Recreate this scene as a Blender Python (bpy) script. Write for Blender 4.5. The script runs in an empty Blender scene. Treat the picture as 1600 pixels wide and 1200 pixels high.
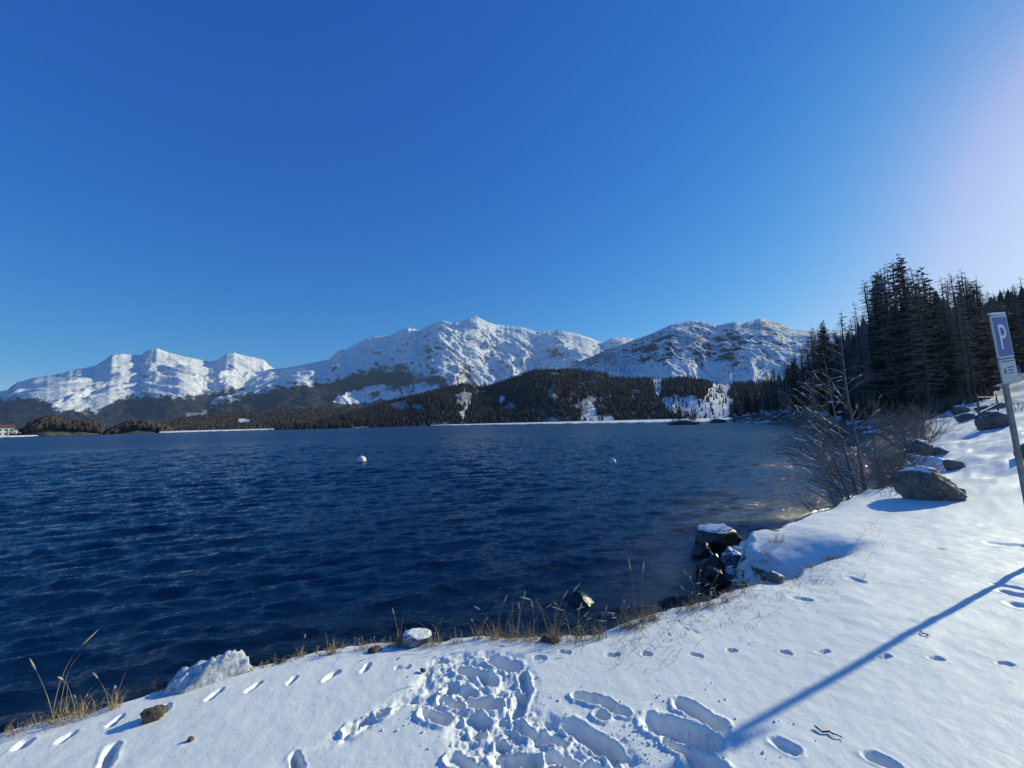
import bpy, math, random
import numpy as np
from mathutils import Vector, Matrix, noise as mnoise
R = math.radians
random.seed(7)
RNG = np.random.default_rng(11)
SC = bpy.context.scene
COL = SC.collection

# ------------------------------------------------------------ camera
EYE = 1.6
FPX = 620.0                     # focal length in photo pixels (1600 wide)
PITCH, ROLL = R(5.55), R(1.35)
Fw = np.array([0, math.cos(PITCH), math.sin(PITCH)])
_r0 = np.array([1.0, 0, 0]); _u0 = np.array([0, -math.sin(PITCH), math.cos(PITCH)])
Rt = _r0 * math.cos(ROLL) - _u0 * math.sin(ROLL)
Up = _u0 * math.cos(ROLL) + _r0 * math.sin(ROLL)
cam_data = bpy.data.cameras.new('camera')
cam = bpy.data.objects.new('camera', cam_data)
COL.objects.link(cam)
cam_data.sensor_width = 36.0
cam_data.lens = FPX / 1600.0 * 36.0
cam_data.clip_start = 0.05
cam_data.clip_end = 60000
m = Matrix.Identity(4)
for i in range(3):
    m[i][0] = Rt[i]; m[i][1] = Up[i]; m[i][2] = -Fw[i]
m[0][3], m[1][3], m[2][3] = 0, 0, EYE
cam.matrix_world = m
SC.camera = cam

# ------------------------------------------------------------ sky, sun, exposure
SUN_AZ, SUN_EL = R(63.5), R(22.0)       # azimuth clockwise from +Y
world = bpy.data.worlds.new('World'); SC.world = world; world.use_nodes = True
nt = world.node_tree; nt.nodes.clear()
sky = nt.nodes.new('ShaderNodeTexSky'); sky.sky_type = 'NISHITA'; sky.sun_disc = False
sky.sun_elevation = SUN_EL; sky.sun_rotation = SUN_AZ
sky.altitude = 1800; sky.air_density = 1.0; sky.dust_density = 1.1; sky.ozone_density = 2.5
hs = nt.nodes.new('ShaderNodeHueSaturation'); hs.inputs['Saturation'].default_value = 1.28
hs.inputs['Hue'].default_value = 0.496
# deepen the clear high-altitude blue: a smooth response curve per channel
sp = nt.nodes.new('ShaderNodeSeparateColor'); cb = nt.nodes.new('ShaderNodeCombineColor')
def _m(op, a, b):
    n = nt.nodes.new('ShaderNodeMath'); n.operation = op
    for i, v in enumerate((a, b)):
        if isinstance(v, (int, float)): n.inputs[i].default_value = v
        else: nt.links.new(v, n.inputs[i])
    return n.outputs[0]
nt.links.new(hs.outputs[0], sp.inputs[0])
_g = _m('MULTIPLY', sp.outputs[1], 1.06)
_r = _m('MINIMUM', _m('MULTIPLY', _m('POWER', _m('MULTIPLY', sp.outputs[0], .1), 1.9), 29), _m('MULTIPLY', _g, .80))
_b = _m('MAXIMUM', _m('MULTIPLY', _m('POWER', _m('MULTIPLY', sp.outputs[2], .1), .56), 10.4), _m('MULTIPLY', _g, 1.06))
for i, v in enumerate((_r, _g, _b)): nt.links.new(v, cb.inputs[i])
bg = nt.nodes.new('ShaderNodeBackground'); bg.inputs['Strength'].default_value = 0.10
wo = nt.nodes.new('ShaderNodeOutputWorld')
nt.links.new(sky.outputs[0], hs.inputs['Color']); nt.links.new(cb.outputs[0], bg.inputs[0]); nt.links.new(bg.outputs[0], wo.inputs[0])
sd_ = bpy.data.lights.new('sun', 'SUN'); sd_.energy = 5.0; sd_.angle = R(0.53); sd_.color = (1.0, 0.98, 0.70)
sun = bpy.data.objects.new('sun', sd_); COL.objects.link(sun)
S = Vector((math.sin(SUN_AZ) * math.cos(SUN_EL), math.cos(SUN_AZ) * math.cos(SUN_EL), math.sin(SUN_EL)))
sun.rotation_euler = S.to_track_quat('Z', 'Y').to_euler()
SC.view_settings.view_transform = 'Standard'
SC.view_settings.look = 'None'
SC.view_settings.exposure = 0.0
SC.view_settings.gamma = 1.0
SC.view_settings.use_curve_mapping = False
SC.render.engine = 'CYCLES'
SC.cycles.use_denoising = True
SC.cycles.max_bounces = 6
SC.cycles.diffuse_bounces = 2
SC.cycles.volume_bounces = 0
SC.cycles.transparent_max_bounces = 8
SC.cycles.sample_clamp_indirect = 6

WATER = -0.75

# ------------------------------------------------------------ camera maths
def pdir(px, py):
    d = Fw + Rt * ((px - 800) / FPX) + Up * ((600 - py) / FPX)
    return d / np.linalg.norm(d)
def px_az_el(px, py):
    d = pdir(px, py)
    return math.atan2(d[0], d[1]), math.atan2(d[2], math.hypot(d[0], d[1]))
def on_plane(px, py, z=0.0):
    d = pdir(px, py); t = (z - EYE) / d[2]
    return d[0] * t, d[1] * t
def project(x, y, z):
    zz = z - EYE
    c = x * Fw[0] + y * Fw[1] + zz * Fw[2]
    a = x * Rt[0] + y * Rt[1] + zz * Rt[2]
    b = x * Up[0] + y * Up[1] + zz * Up[2]
    c = np.where(c < 1e-3, 1e-3, c)
    return 800 + FPX * a / c, 600 - FPX * b / c
def at_depth(px, py, r):            # point at horizontal distance r on that line of sight
    d = pdir(px, py); k = r / math.hypot(d[0], d[1])
    return d[0] * k, d[1] * k, EYE + d[2] * k

# ------------------------------------------------------------ noise
_P = RNG.permutation(256).astype(np.int64); _P = np.concatenate([_P, _P, _P])
_G = np.stack([np.cos(np.arange(256) * 2 * np.pi / 256 * 37), np.sin(np.arange(256) * 2 * np.pi / 256 * 37)], 1)
def pn(x, y):
    xi = np.floor(x).astype(np.int64); yi = np.floor(y).astype(np.int64)
    fx = x - xi; fy = y - yi
    u = fx * fx * fx * (fx * (fx * 6 - 15) + 10); v = fy * fy * fy * (fy * (fy * 6 - 15) + 10)
    def g(ix, iy, dx, dy):
        h = _P[_P[ix & 255] + (iy & 255)]
        return _G[h, 0] * dx + _G[h, 1] * dy
    a = g(xi, yi, fx, fy); b = g(xi + 1, yi, fx - 1, fy)
    c = g(xi, yi + 1, fx, fy - 1); d = g(xi + 1, yi + 1, fx - 1, fy - 1)
    return 1.5 * ((a * (1 - u) + b * u) * (1 - v) + (c * (1 - u) + d * u) * v)
def fbm(x, y, o=5, g=0.5):
    s = 0; a = 1; t = 0
    for i in range(o):
        s = s + a * pn(x + 17.3 * i, y - 9.1 * i); t += a; a *= g; x = x * 2.03; y = y * 2.03
    return s / t
def ridged(x, y, o=5, g=0.5):
    s = 0; a = 1; t = 0
    for i in range(o):
        s = s + a * (1 - 2 * np.abs(pn(x + 31.7 * i, y + 5.7 * i))); t += a; a *= g; x = x * 2.05; y = y * 2.05
    return s / t
def sstep(a, b, x):
    t = np.clip((x - a) / (b - a), 0, 1); return t * t * (3 - 2 * t)

# ------------------------------------------------------------ object helpers
def link(o, parent=None):
    COL.objects.link(o)
    if parent is not None: o.parent = parent
    return o
def tag(o, label=None, cat=None, group=None, kind=None):
    if label: o['label'] = label
    if cat: o['category'] = cat
    if group: o['group'] = group
    if kind: o['kind'] = kind
    return o
def empty(name, loc=(0, 0, 0), rz=0.0):
    o = bpy.data.objects.new(name, None); o.location = loc; o.rotation_euler = (0, 0, rz)
    o.empty_display_size = 0.2
    return link(o)
def np_mesh(name, verts, faces, mat=None, smooth=False, attrs=None):
    verts = np.asarray(verts, dtype=np.float32); faces = np.asarray(faces, dtype=np.int32)
    me = bpy.data.meshes.new(name)
    k = faces.shape[1]; n = len(faces)
    me.vertices.add(len(verts)); me.vertices.foreach_set('co', verts.ravel())
    me.loops.add(n * k); me.loops.foreach_set('vertex_index', faces.ravel())
    me.polygons.add(n); me.polygons.foreach_set('loop_start', np.arange(n, dtype=np.int32) * k)
    me.polygons.foreach_set('use_smooth', np.full(n, smooth, dtype=bool))
    me.update(calc_edges=True)
    for key, val in (attrs or {}).items():
        a = me.attributes.new(key, 'FLOAT', 'POINT'); a.data.foreach_set('value', np.asarray(val, dtype=np.float32))
    if mat: me.materials.append(mat)
    return me
class MB:
    """collects triangles/quads for one mesh"""
    def __init__(s): s.v = []; s.f = []
    def quad_strip(s, rings, close=True, cap=False):
        base = len(s.v); n = len(rings[0])
        for r in rings: s.v.extend(r)
        for i in range(len(rings) - 1):
            for j in range(n if close else n - 1):
                a = base + i * n + j; b = base + i * n + (j + 1) % n
                s.f.append((a, b, b + n, a + n))
        if cap:
            s.f.append(tuple(base + j for j in range(n))[::-1])
            e = base + (len(rings) - 1) * n
            s.f.append(tuple(e + j for j in range(n)))
    def tube(s, pts, rad, n=5, cap=False):
        rings = []
        for i, p in enumerate(pts):
            p = Vector(p)
            d = (Vector(pts[min(i + 1, len(pts) - 1)]) - Vector(pts[max(i - 1, 0)])).normalized()
            a = d.orthogonal().normalized() if abs(d.z) > .9 else d.cross(Vector((0, 0, 1))).normalized()
            b = d.cross(a)
            r = rad[i]
            rings.append([tuple(p + a * (r * math.cos(2 * math.pi * k / n)) + b * (r * math.sin(2 * math.pi * k / n))) for k in range(n)])
        s.quad_strip(rings, cap=cap)
    def box(s, c, h, M=None):
        base = len(s.v)
        for x in (-1, 1):
            for y in (-1, 1):
                for z in (-1, 1):
                    p = Vector((c[0] + x * h[0], c[1] + y * h[1], c[2] + z * h[2]))
                    s.v.append(tuple(M @ p if M else p))
        for f in ((0, 1, 3, 2), (4, 6, 7, 5), (0, 4, 5, 1), (2, 3, 7, 6), (0, 2, 6, 4), (1, 5, 7, 3)):
            s.f.append(tuple(base + k for k in f))
    def poly(s, pts, faces):
        base = len(s.v); s.v.extend([tuple(p) for p in pts])
        s.f.extend([tuple(base + k for k in f) for f in faces])
    def mesh(s, name, mat, smooth=False):
        me = bpy.data.meshes.new(name); me.from_pydata([tuple(map(float, v)) for v in s.v], [], s.f)
        if smooth: me.polygons.foreach_set('use_smooth', [True] * len(me.polygons))
        me.materials.append(mat); me.update(); return me
    def build(s, name, mat, parent=None, smooth=False):
        return link(bpy.data.objects.new(name, s.mesh(name, mat, smooth)), parent)

# ------------------------------------------------------------ materials
def new_mat(name):
    m = bpy.data.materials.new(name); m.use_nodes = True
    t = m.node_tree; b = t.nodes['Principled BSDF']
    return m, t, b
def nd(t, typ, **kw):
    n = t.nodes.new(typ)
    for k, v in kw.items():
        if k in n.inputs: n.inputs[k].default_value = v
        else: setattr(n, k, v)
    return n
def noise(t, scale, detail=4, rough=0.55, vec=None, dist=0.0):
    n = nd(t, 'ShaderNodeTexNoise', Scale=scale, Detail=detail, Roughness=rough, Distortion=dist)
    if vec is not None: t.links.new(vec, n.inputs['Vector'])
    return n.outputs[0]
def mth(t, op, a, b=None, clamp=False):
    n = nd(t, 'ShaderNodeMath', operation=op); n.use_clamp = clamp
    for i, v in enumerate((a, b)):
        if v is None: continue
        if isinstance(v, (int, float)): n.inputs[i].default_value = v
        else: t.links.new(v, n.inputs[i])
    return n.outputs[0]
def ramp(t, v, a, b, lo=0.0, hi=1.0):
    n = nd(t, 'ShaderNodeMapRange'); n.interpolation_type = 'SMOOTHSTEP'
    t.links.new(v, n.inputs['Value'])
    n.inputs['From Min'].default_value = a; n.inputs['From Max'].default_value = b
    n.inputs['To Min'].default_value = lo; n.inputs['To Max'].default_value = hi
    return n.outputs[0]
def mix(t, f, a, b):
    n = nd(t, 'ShaderNodeMix', data_type='RGBA')
    if isinstance(f, (int, float)): n.inputs['Factor'].default_value = f
    else: t.links.new(f, n.inputs['Factor'])
    for k, v in ((6, a), (7, b)):
        if isinstance(v, tuple): n.inputs[k].default_value = (*v, 1)
        else: t.links.new(v, n.inputs[k])
    return n.outputs[2]
def bump(t, h, strength, dist, prev=None):
    n = nd(t, 'ShaderNodeBump', Strength=strength, Distance=dist)
    t.links.new(h, n.inputs['Height'])
    if prev is not None: t.links.new(prev, n.inputs['Normal'])
    return n.outputs[0]
def attr(t, name):
    n = nd(t, 'ShaderNodeAttribute'); n.attribute_name = name; return n.outputs['Fac']
def pos(t): return nd(t, 'ShaderNodeNewGeometry').outputs['Position']
def nz(t):
    g = nd(t, 'ShaderNodeNewGeometry'); s = nd(t, 'ShaderNodeSeparateXYZ')
    t.links.new(g.outputs['Normal'], s.inputs[0]); return s.outputs[2]
SNOW = (0.80, 0.80, 0.77)

def plain(name, c1, c2, scale=8, rough=0.8, bs=0.0, bd=0.01):
    m, t, b = new_mat(name)
    tc = nd(t, 'ShaderNodeTexCoord').outputs['Object']
    n = noise(t, scale, 5, .6, tc)
    t.links.new(mix(t, ramp(t, n, .3, .7), c1, c2), b.inputs['Base Color'])
    b.inputs['Roughness'].default_value = rough
    if bs: t.links.new(bump(t, n, bs, bd), b.inputs['Normal'])
    return m

# ground: snow with bare earth on the bank and needle litter under the wood
def mat_ground():
    m, t, b = new_mat('snow_ground'); P = pos(t)
    soil = attr(t, 'soil'); lit = attr(t, 'litter')
    fine = noise(t, 60, 6, .65, P); mid = noise(t, 9, 5, .6, P)
    big = noise(t, 1.3, 3, .5, P)
    snow = mix(t, ramp(t, big, .3, .7), (0.79, 0.805, 0.765), (0.84, 0.845, 0.80))
    specks = ramp(t, noise(t, 23, 3, .5, P), .735, .76)
    snow = mix(t, mth(t, 'MULTIPLY', specks, .5), snow, (0.35, 0.31, 0.27))
    earth = mix(t, ramp(t, mid, .35, .65), (0.055, 0.042, 0.028), (0.15, 0.12, 0.085))
    sf = ramp(t, mth(t, 'ADD', soil, mth(t, 'MULTIPLY', mth(t, 'SUBTRACT', mid, .5), .9)), .45, .6)
    litn = mth(t, 'ADD', lit, mth(t, 'MULTIPLY', mth(t, 'SUBTRACT', noise(t, .35, 6, .65, P), .5), 1.6))
    lf = ramp(t, litn, .5, .62)
    c = mix(t, sf, snow, earth); c = mix(t, lf, c, (0.075, 0.06, 0.045))
    t.links.new(c, b.inputs['Base Color'])
    b.inputs['Roughness'].default_value = .62
    b.inputs['Specular IOR Level'].default_value = .3
    n1 = bump(t, mid, .22, .03)
    t.links.new(bump(t, fine, .35, .005, n1), b.inputs['Normal'])
    return m

def mat_mountain(name, rock1, rock2, scale, streak=(1, 1, 1), forest=(0.03, 0.032, 0.03), forest2=(0.06, 0.05, 0.04), rk=1.15, fscale=1.0):
    m, t, b = new_mat(name); P = pos(t)
    mp = nd(t, 'ShaderNodeMapping'); mp.inputs['Scale'].default_value = streak
    mp.inputs['Rotation'].default_value = (0, R(28), 0)
    t.links.new(P, mp.inputs['Vector'])
    n1 = noise(t, scale, 8, .62, mp.outputs[0], 0.4)
    n2 = noise(t, scale * 6, 6, .6, P)
    slope = mth(t, 'SUBTRACT', 1.0, nz(t))
    rf = mth(t, 'ADD', mth(t, 'MULTIPLY', slope, rk), mth(t, 'ADD', mth(t, 'MULTIPLY', mth(t, 'SUBTRACT', n1, .5), 1.15), mth(t, 'MULTIPLY', mth(t, 'SUBTRACT', n2, .5), 1.15)))
    rf = mth(t, 'ADD', mth(t, 'SUBTRACT', rf, .20), attr(t, 'rock'))
    rfac = ramp(t, rf, .36, .50)
    rock = mix(t, ramp(t, n2, .35, .65), rock1, rock2)
    c = mix(t, rfac, SNOW, rock)
    fo = attr(t, 'forest')
    fn = noise(t, scale * 14, 5, .7, P)
    ff = ramp(t, mth(t, 'ADD', fo, mth(t, 'MULTIPLY', mth(t, 'SUBTRACT', fn, .5), 1.7)), .46, .56)
    fcol = mix(t, ramp(t, noise(t, scale * 2.5, 4, .6, P), .4, .6), forest, forest2)
    c = mix(t, ff, c, fcol)
    t.links.new(c, b.inputs['Base Color'])
    b.inputs['Roughness'].default_value = .85
    b.inputs['Specular IOR Level'].default_value = .1
    h = noise(t, scale * 4, 7, .65, P)
    t.links.new(bump(t, h, .65, .2 / scale), b.inputs['Normal'])
    return m

def mat_rock(name, c1, c2, snow_amt=0.55, rough=.75, icy=False, scale=5):
    m, t, b = new_mat(name); P = pos(t)
    n = noise(t, scale, 8, .65, P); n2 = noise(t, scale * 6, 5, .6, P)
    c = mix(t, ramp(t, n, .35, .65), c1, c2)
    c = mix(t, ramp(t, n2, .58, .70), c, tuple(min(1, v * 1.8) for v in c2))
    c = mix(t, ramp(t, n2, .42, .32), c, tuple(v * .5 for v in c1))
    if snow_amt > 0:
        s = mth(t, 'ADD', nz(t), mth(t, 'MULTIPLY', mth(t, 'SUBTRACT', n, .5), 1.3))
        c = mix(t, ramp(t, s, 1.02 - snow_amt * .7, 1.12 - snow_amt * .7), c, SNOW)
    t.links.new(c, b.inputs['Base Color'])
    b.inputs['Roughness'].default_value = rough
    n1 = bump(t, n, .6, .03)
    t.links.new(bump(t, n2, .5, .008, n1), b.inputs['Normal'])
    return m

def mat_water():
    m, t, b = new_mat('lake_water'); P = pos(t)
    sh = attr(t, 'shallow')
    c = mix(t, sh, (0.001, 0.017, 0.058), (0.009, 0.017, 0.018))
    foam = attr(t, 'foam')
    fn = noise(t, 26, 5, .7, P)
    ff = ramp(t, mth(t, 'ADD', foam, mth(t, 'MULTIPLY', mth(t, 'SUBTRACT', fn, .5), 1.5)), .78, .9)
    c = mix(t, ff, c, (0.7, 0.74, 0.78))
    t.links.new(c, b.inputs['Base Color'])
    rr = mth(t, 'ADD', mth(t, 'ADD', mth(t, 'MULTIPLY', ff, .5), .05), mth(t, 'MULTIPLY', attr(t, 'unresolved'), .30))
    t.links.new(rr, b.inputs['Roughness'])
    b.inputs['IOR'].default_value = 1.333
    mp = nd(t, 'ShaderNodeMapping', vector_type='TEXTURE'); mp.inputs['Scale'].default_value = (2.5, 1, 1); mp.inputs['Rotation'].default_value = (0, 0, R(17))
    t.links.new(P, mp.inputs['Vector'])
    V = mp.outputs[0]
    gust = ramp(t, noise(t, .03, 3, .5, P), .35, .65, .55, 1.0)
    a = bump(t, noise(t, .8, 3, .5, V), .4, .22)
    a2 = bump(t, noise(t, 3.2, 5, .62, V, .3), .8, .12, a)
    a3 = bump(t, noise(t, 11, 6, .7, V, .5), .9, .036, a2)
    n = a3.node
    t.links.new(gust, a2.node.inputs['Strength'])
    t.links.new(a3, b.inputs['Normal'])
    return m

M = {}
M['ground'] = mat_ground()
M['water'] = mat_water()
M['rock'] = mat_rock('boulder_rock', (0.09, 0.075, 0.065), (0.20, 0.17, 0.15), .42)
M['rock_dark'] = mat_rock('wet_rock', (0.018, 0.018, 0.020), (0.05, 0.048, 0.046), .28, .3)
M['rock_wet'] = mat_rock('awash_rock', (0.012, 0.013, 0.015), (0.035, 0.034, 0.033), 0, .25)
M['rock_ice'] = mat_rock('iced_rock', (0.05, 0.055, 0.065), (0.26, 0.29, 0.33), .62, .35, scale=7)
M['ice'] = plain('ice', (0.45, 0.50, 0.56), (0.65, 0.70, 0.74), 20, .2)
M['rock_frost'] = mat_rock('frosted_rock', (0.42, 0.42, 0.43), (0.76, 0.77, 0.78), .5, .6, scale=30)
M['rock_green'] = mat_rock('lichen_rock', (0.10, 0.105, 0.085), (0.20, 0.20, 0.17), .30)
M['rock_brown'] = plain('brown_stone', (0.05, 0.035, 0.025), (0.15, 0.11, 0.085), 40, .85, .6, .01)
M['bark'] = plain('bark', (0.035, 0.028, 0.022), (0.085, 0.065, 0.05), 6, .9, .5, .05)
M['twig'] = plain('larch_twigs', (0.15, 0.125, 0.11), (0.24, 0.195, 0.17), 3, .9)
M['needle'] = plain('spruce_needles', (0.026, 0.035, 0.026), (0.06, 0.065, 0.046), 3, .85)
M['far_needle'] = plain('far_conifers', (0.010, 0.012, 0.016), (0.026, 0.024, 0.027), .05, .9)
M['far_twig'] = plain('far_bare_wood', (0.018, 0.014, 0.018), (0.038, 0.029, 0.032), .03, .9)
M['far_larch'] = plain('far_larches', (0.022, 0.018, 0.015), (0.066, 0.050, 0.038), .03, .9)
M['sapling'] = plain('sapling_bark', (0.10, 0.09, 0.08), (0.22, 0.20, 0.18), 14, .8, .3, .005)
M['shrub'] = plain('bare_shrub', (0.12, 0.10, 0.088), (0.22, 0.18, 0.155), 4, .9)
M['snowy'] = plain('clinging_snow', (0.78, 0.81, 0.85), (0.84, 0.86, 0.88), 20, .6, .3, .01)
M['grass'] = plain('dry_grass', (0.22, 0.15, 0.075), (0.42, 0.31, 0.17), 12, .8)
M['seed'] = plain('seed_heads', (0.33, 0.26, 0.18), (0.5, 0.42, 0.30), 30, .9)
M['turf'] = plain('turf_blades', (0.12, 0.085, 0.035), (0.30, 0.22, 0.10), 9, .85)
M['metal'] = plain('galvanised_metal', (0.30, 0.31, 0.32), (0.42, 0.43, 0.44), 12, .45); M['metal'].node_tree.nodes['Principled BSDF'].inputs['Metallic'].default_value = .6
M['post_metal'] = plain('dull_post_metal', (0.14, 0.145, 0.15), (0.22, 0.225, 0.23), 12, .55)
M['post'] = plain('weathered_wood', (0.10, 0.07, 0.055), (0.2, 0.14, 0.11), 15, .85, .4, .005)
M['blue'] = plain('sign_blue', (0.010, 0.06, 0.24), (0.014, 0.075, 0.28), 3, .45)
M['white'] = plain('white_paint', (0.74, 0.75, 0.76), (0.82, 0.82, 0.82), 6, .5)
M['panel'] = plain('sign_panel', (0.42, 0.43, 0.44), (0.55, 0.56, 0.57), 9, .5)
M['dark'] = plain('dark_print', (0.03, 0.035, 0.05), (0.05, 0.05, 0.06), 6, .6)
M['buoy'] = plain('buoy_plastic', (0.68, 0.68, 0.62), (0.82, 0.82, 0.78), 5, .35)
M['plaster'] = plain('pale_plaster', (0.55, 0.54, 0.50), (0.70, 0.69, 0.66), .3, .85)
M['roof'] = plain('roof_tiles', (0.10, 0.05, 0.045), (0.16, 0.08, 0.07), .5, .8)
M['pane'] = plain('window_glass', (0.02, 0.025, 0.035), (0.04, 0.05, 0.06), 1, .12)

# ------------------------------------------------------------ shoreline and land height
_edge_px = [(0, 1146), (100, 1121), (220, 1090), (300, 1068), (390, 1045), (480, 1022), (540, 1013), (600, 1008), (690, 1001), (750, 994), (810, 996),
            (860, 1000), (950, 990), (1000, 968), (1060, 952), (1120, 940), (1160, 925), (1200, 905)]
SHORE = [(-900, -260), (-60, -26), (-15, -4.6), (-6, 0.5)] + [on_plane(*p) for p in _edge_px]
SHORE += [(2.95, 4.2), (3.3, 4.55), (3.42, 5.0), (3.25, 5.5), (3.5, 5.85), on_plane(1225, 832, -.08), on_plane(1262, 812, -.04), on_plane(1300, 796), on_plane(1350, 776),
          (9.3, 9.6), (11.2, 11.2), (13.2, 13.2), (18.0, 18.2), (26, 27), (36, 38), (46, 51), (57, 69), (70, 99), (84, 138), (100, 178), (112, 208), (150, 260), (215, 330), (300, 440), (420, 640)]
SH = np.array(SHORE)
_poly = np.array(list(SHORE) + [(2000, 640), (2000, -2000), (-900, -2000)])
def inside_poly(x, y, poly):
    c = np.zeros(x.shape, bool); n = len(poly); j = n - 1
    for i in range(n):
        xi, yi = poly[i]; xj, yj = poly[j]
        if yi != yj:
            c ^= ((yi > y) != (yj > y)) & (x < (xj - xi) * (y - yi) / (yj - yi) + xi)
        j = i
    return c
def shore_sd(x, y):
    x = np.asarray(x, float); y = np.asarray(y, float)
    wx = x + .05 * pn(x * 2.3, y * 2.3) + .02 * pn(x * 9, y * 9); wy = y + .05 * pn(x * 2.3 + 40, y * 2.3) + .02 * pn(x * 9 + 7, y * 9)
    k = sstep(20, 60, np.hypot(x, y)) * 3
    wx = wx + k * pn(x * .11, y * .11); wy = wy + k * pn(x * .11 + 9, y * .11)
    d2 = np.full(x.shape, 1e18)
    for i in range(len(SH) - 1):
        a = SH[i]; b = SH[i + 1]; e = b - a; L = e @ e
        t = np.clip(((wx - a[0]) * e[0] + (wy - a[1]) * e[1]) / L, 0, 1)
        d2 = np.minimum(d2, (wx - a[0] - t * e[0]) ** 2 + (wy - a[1] - t * e[1]) ** 2)
    d = np.sqrt(d2)
    return np.where(inside_poly(wx, wy, _poly), d, -d)
def land_h(x, y, sd=None):
    x = np.asarray(x, float); y = np.asarray(y, float)
    if sd is None: sd = shore_sd(x, y)
    r = np.hypot(x, y)
    front = sstep(0.2, 0.9, (y + .4 * x) / (r + 1e-6))
    s = sstep(8, 17, r) * front
    h = .29 * np.clip(sd, 0, None) * s
    h = np.where(h > 30, 30 + (h - 30) * .6, h)
    # wind-shaped undulation of the snow, small hummocks further along the bank
    h = h + .035 * fbm(x * .55, y * .55, 3) * sstep(1.5, 6, r)
    h = h + (.30 * fbm(x * .22, y * .22, 4) + .07 * fbm(x * 1.1 + 5, y * 1.1, 3)) * sstep(8, 16, r)
    h = h + .016 * fbm(x * 1.6 + y * .5, y * 3.4 - x * .6, 3) * sstep(2.6, 5, r) * (1 - sstep(9, 13, r))
    h = h + (.13 * fbm(x * .75 + y * .3 + 3, y * 1.5 - x * .5, 4)) * sstep(9, 14, r) * (1 - sstep(45, 70, r))
    h = h + 3.0 * fbm(x * .025, y * .025, 4) * sstep(45, 140, r)
    # hollow beside the iced rocks
    ta = (x - 3.05) * .93 + (y - 4.72) * .36; sa = -(x - 3.05) * .36 + (y - 4.72) * .93
    h = h - .50 * (1 - sstep(.1, 1.55, ta)) * np.where(sa < 0, np.exp(-(sa / .16) ** 2), np.exp(-(sa / .62) ** 2)) * sstep(-1.2, -.2, ta)
    h = h - .05 * np.exp(-(((x - 2.75) / .35) ** 2 + ((y - 4.1) / .3) ** 2))
    return h
def ground_h(x, y, sd=None):
    if sd is None: sd = shore_sd(x, y)
    L = land_h(x, y, sd); r = np.hypot(x, y)
    w = .38 + .06 * np.clip(r - 8, 0, 30)
    bed = WATER - .12 - .30 * np.clip(-sd - w * .6, 0, 12) + .05 * fbm(np.asarray(x) * 2.2, np.asarray(y) * 2.2, 3)
    k = sstep(-1.0, 1.0, (sd + w * .72) / (w * .62))
    L = L - .02 * np.exp(-np.clip(sd, 0, None) / .10)
    return bed * (1 - k) + L * k
def gh1(x, y): return float(ground_h(np.array([x]), np.array([y]))[0])
def hit(px, py, zmin=None):
    """point where the line of sight through a photo pixel meets the ground (or the water)"""
    d = pdir(px, py); rr = np.geomspace(1.0, 600, 900) if d[2] > -.3 else np.geomspace(1, 20, 500)
    k = rr / math.hypot(d[0], d[1]); X, Y, Z = d[0] * k, d[1] * k, EYE + d[2] * k
    g = np.maximum(ground_h(X, Y), WATER)
    idx = np.argmax(Z <= g)
    if Z[idx] > g[idx]: idx = len(rr) - 1
    return X[idx], Y[idx], float(g[idx])

# ------------------------------------------------------------ footprints (worn into the snow surface)
PRINTS = []     # x0,y0,x1,y1,half width,depth,rim
def pr(a, b, w, d, rim=.012):
    p = on_plane(*a); q = on_plane(*b); PRINTS.append((*p, *q, w * (.86 if w > .03 else 1), d, rim))
for (x, y) in [(36, 1160), (103, 1150), (181, 1124), (259, 1104), (334, 1083), (398, 1072), (458, 1062), (516, 1054), (571, 1043), (630, 1042), (691, 1031), (770, 1030),
               (843, 1027), (883, 1017), (955, 1022), (1009, 1021), (1089, 1022), (1142, 1017), (1228, 1019), (1287, 1019), (1380, 1026), (1464, 1028), (1572, 1039)]:
    lean = -5 if x < 600 else 0
    q_ = random.Random(int(x)); k_ = q_.uniform(3, 8); w_ = q_.uniform(.017, .025)
    pr((x - k_, y - lean + q_.uniform(-2, 2)), (x + k_, y + lean + q_.uniform(-2, 2)), w_, q_.uniform(.025, .045), .003)
for a, b, w, d in [((1552, 850), (1600, 853), .10, .05), ((1575, 925), (1600, 930), .07, .05), ((1560, 912), (1590, 918), .05, .04), ((1590, 945), (1630, 950), .08, .05), ((1215, 1160), (1238, 1170), .04, .045), ((1368, 1184), (1392, 1196), .045, .06),
                   ((175, 1168), (158, 1200), .035, .08), ((462, 1182), (466, 1202), .03, .08), ((1466, 858), (1472, 859), .04, .03), ((1508, 800), (1560, 803), .05, .05), ((1555, 812), (1590, 815), .05, .05),
                   ((1410, 690), (1460, 700), .2, .15), ((1545, 700), (1590, 696), .2, .15), ((1330, 905), (1345, 909), .06, .03), ((1240, 935), (1262, 938), .05, .03)]:
    pr(a, b, w, d, .004)
def z7(a, b, w, d, rim=.014):       # positions read off a crop of the photograph (x2.286)
    pr((400 + a[0] / 2.286, 860 + a[1] / 2.286), (400 + b[0] / 2.286, 860 + b[1] / 2.286), w, d, rim)
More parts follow.
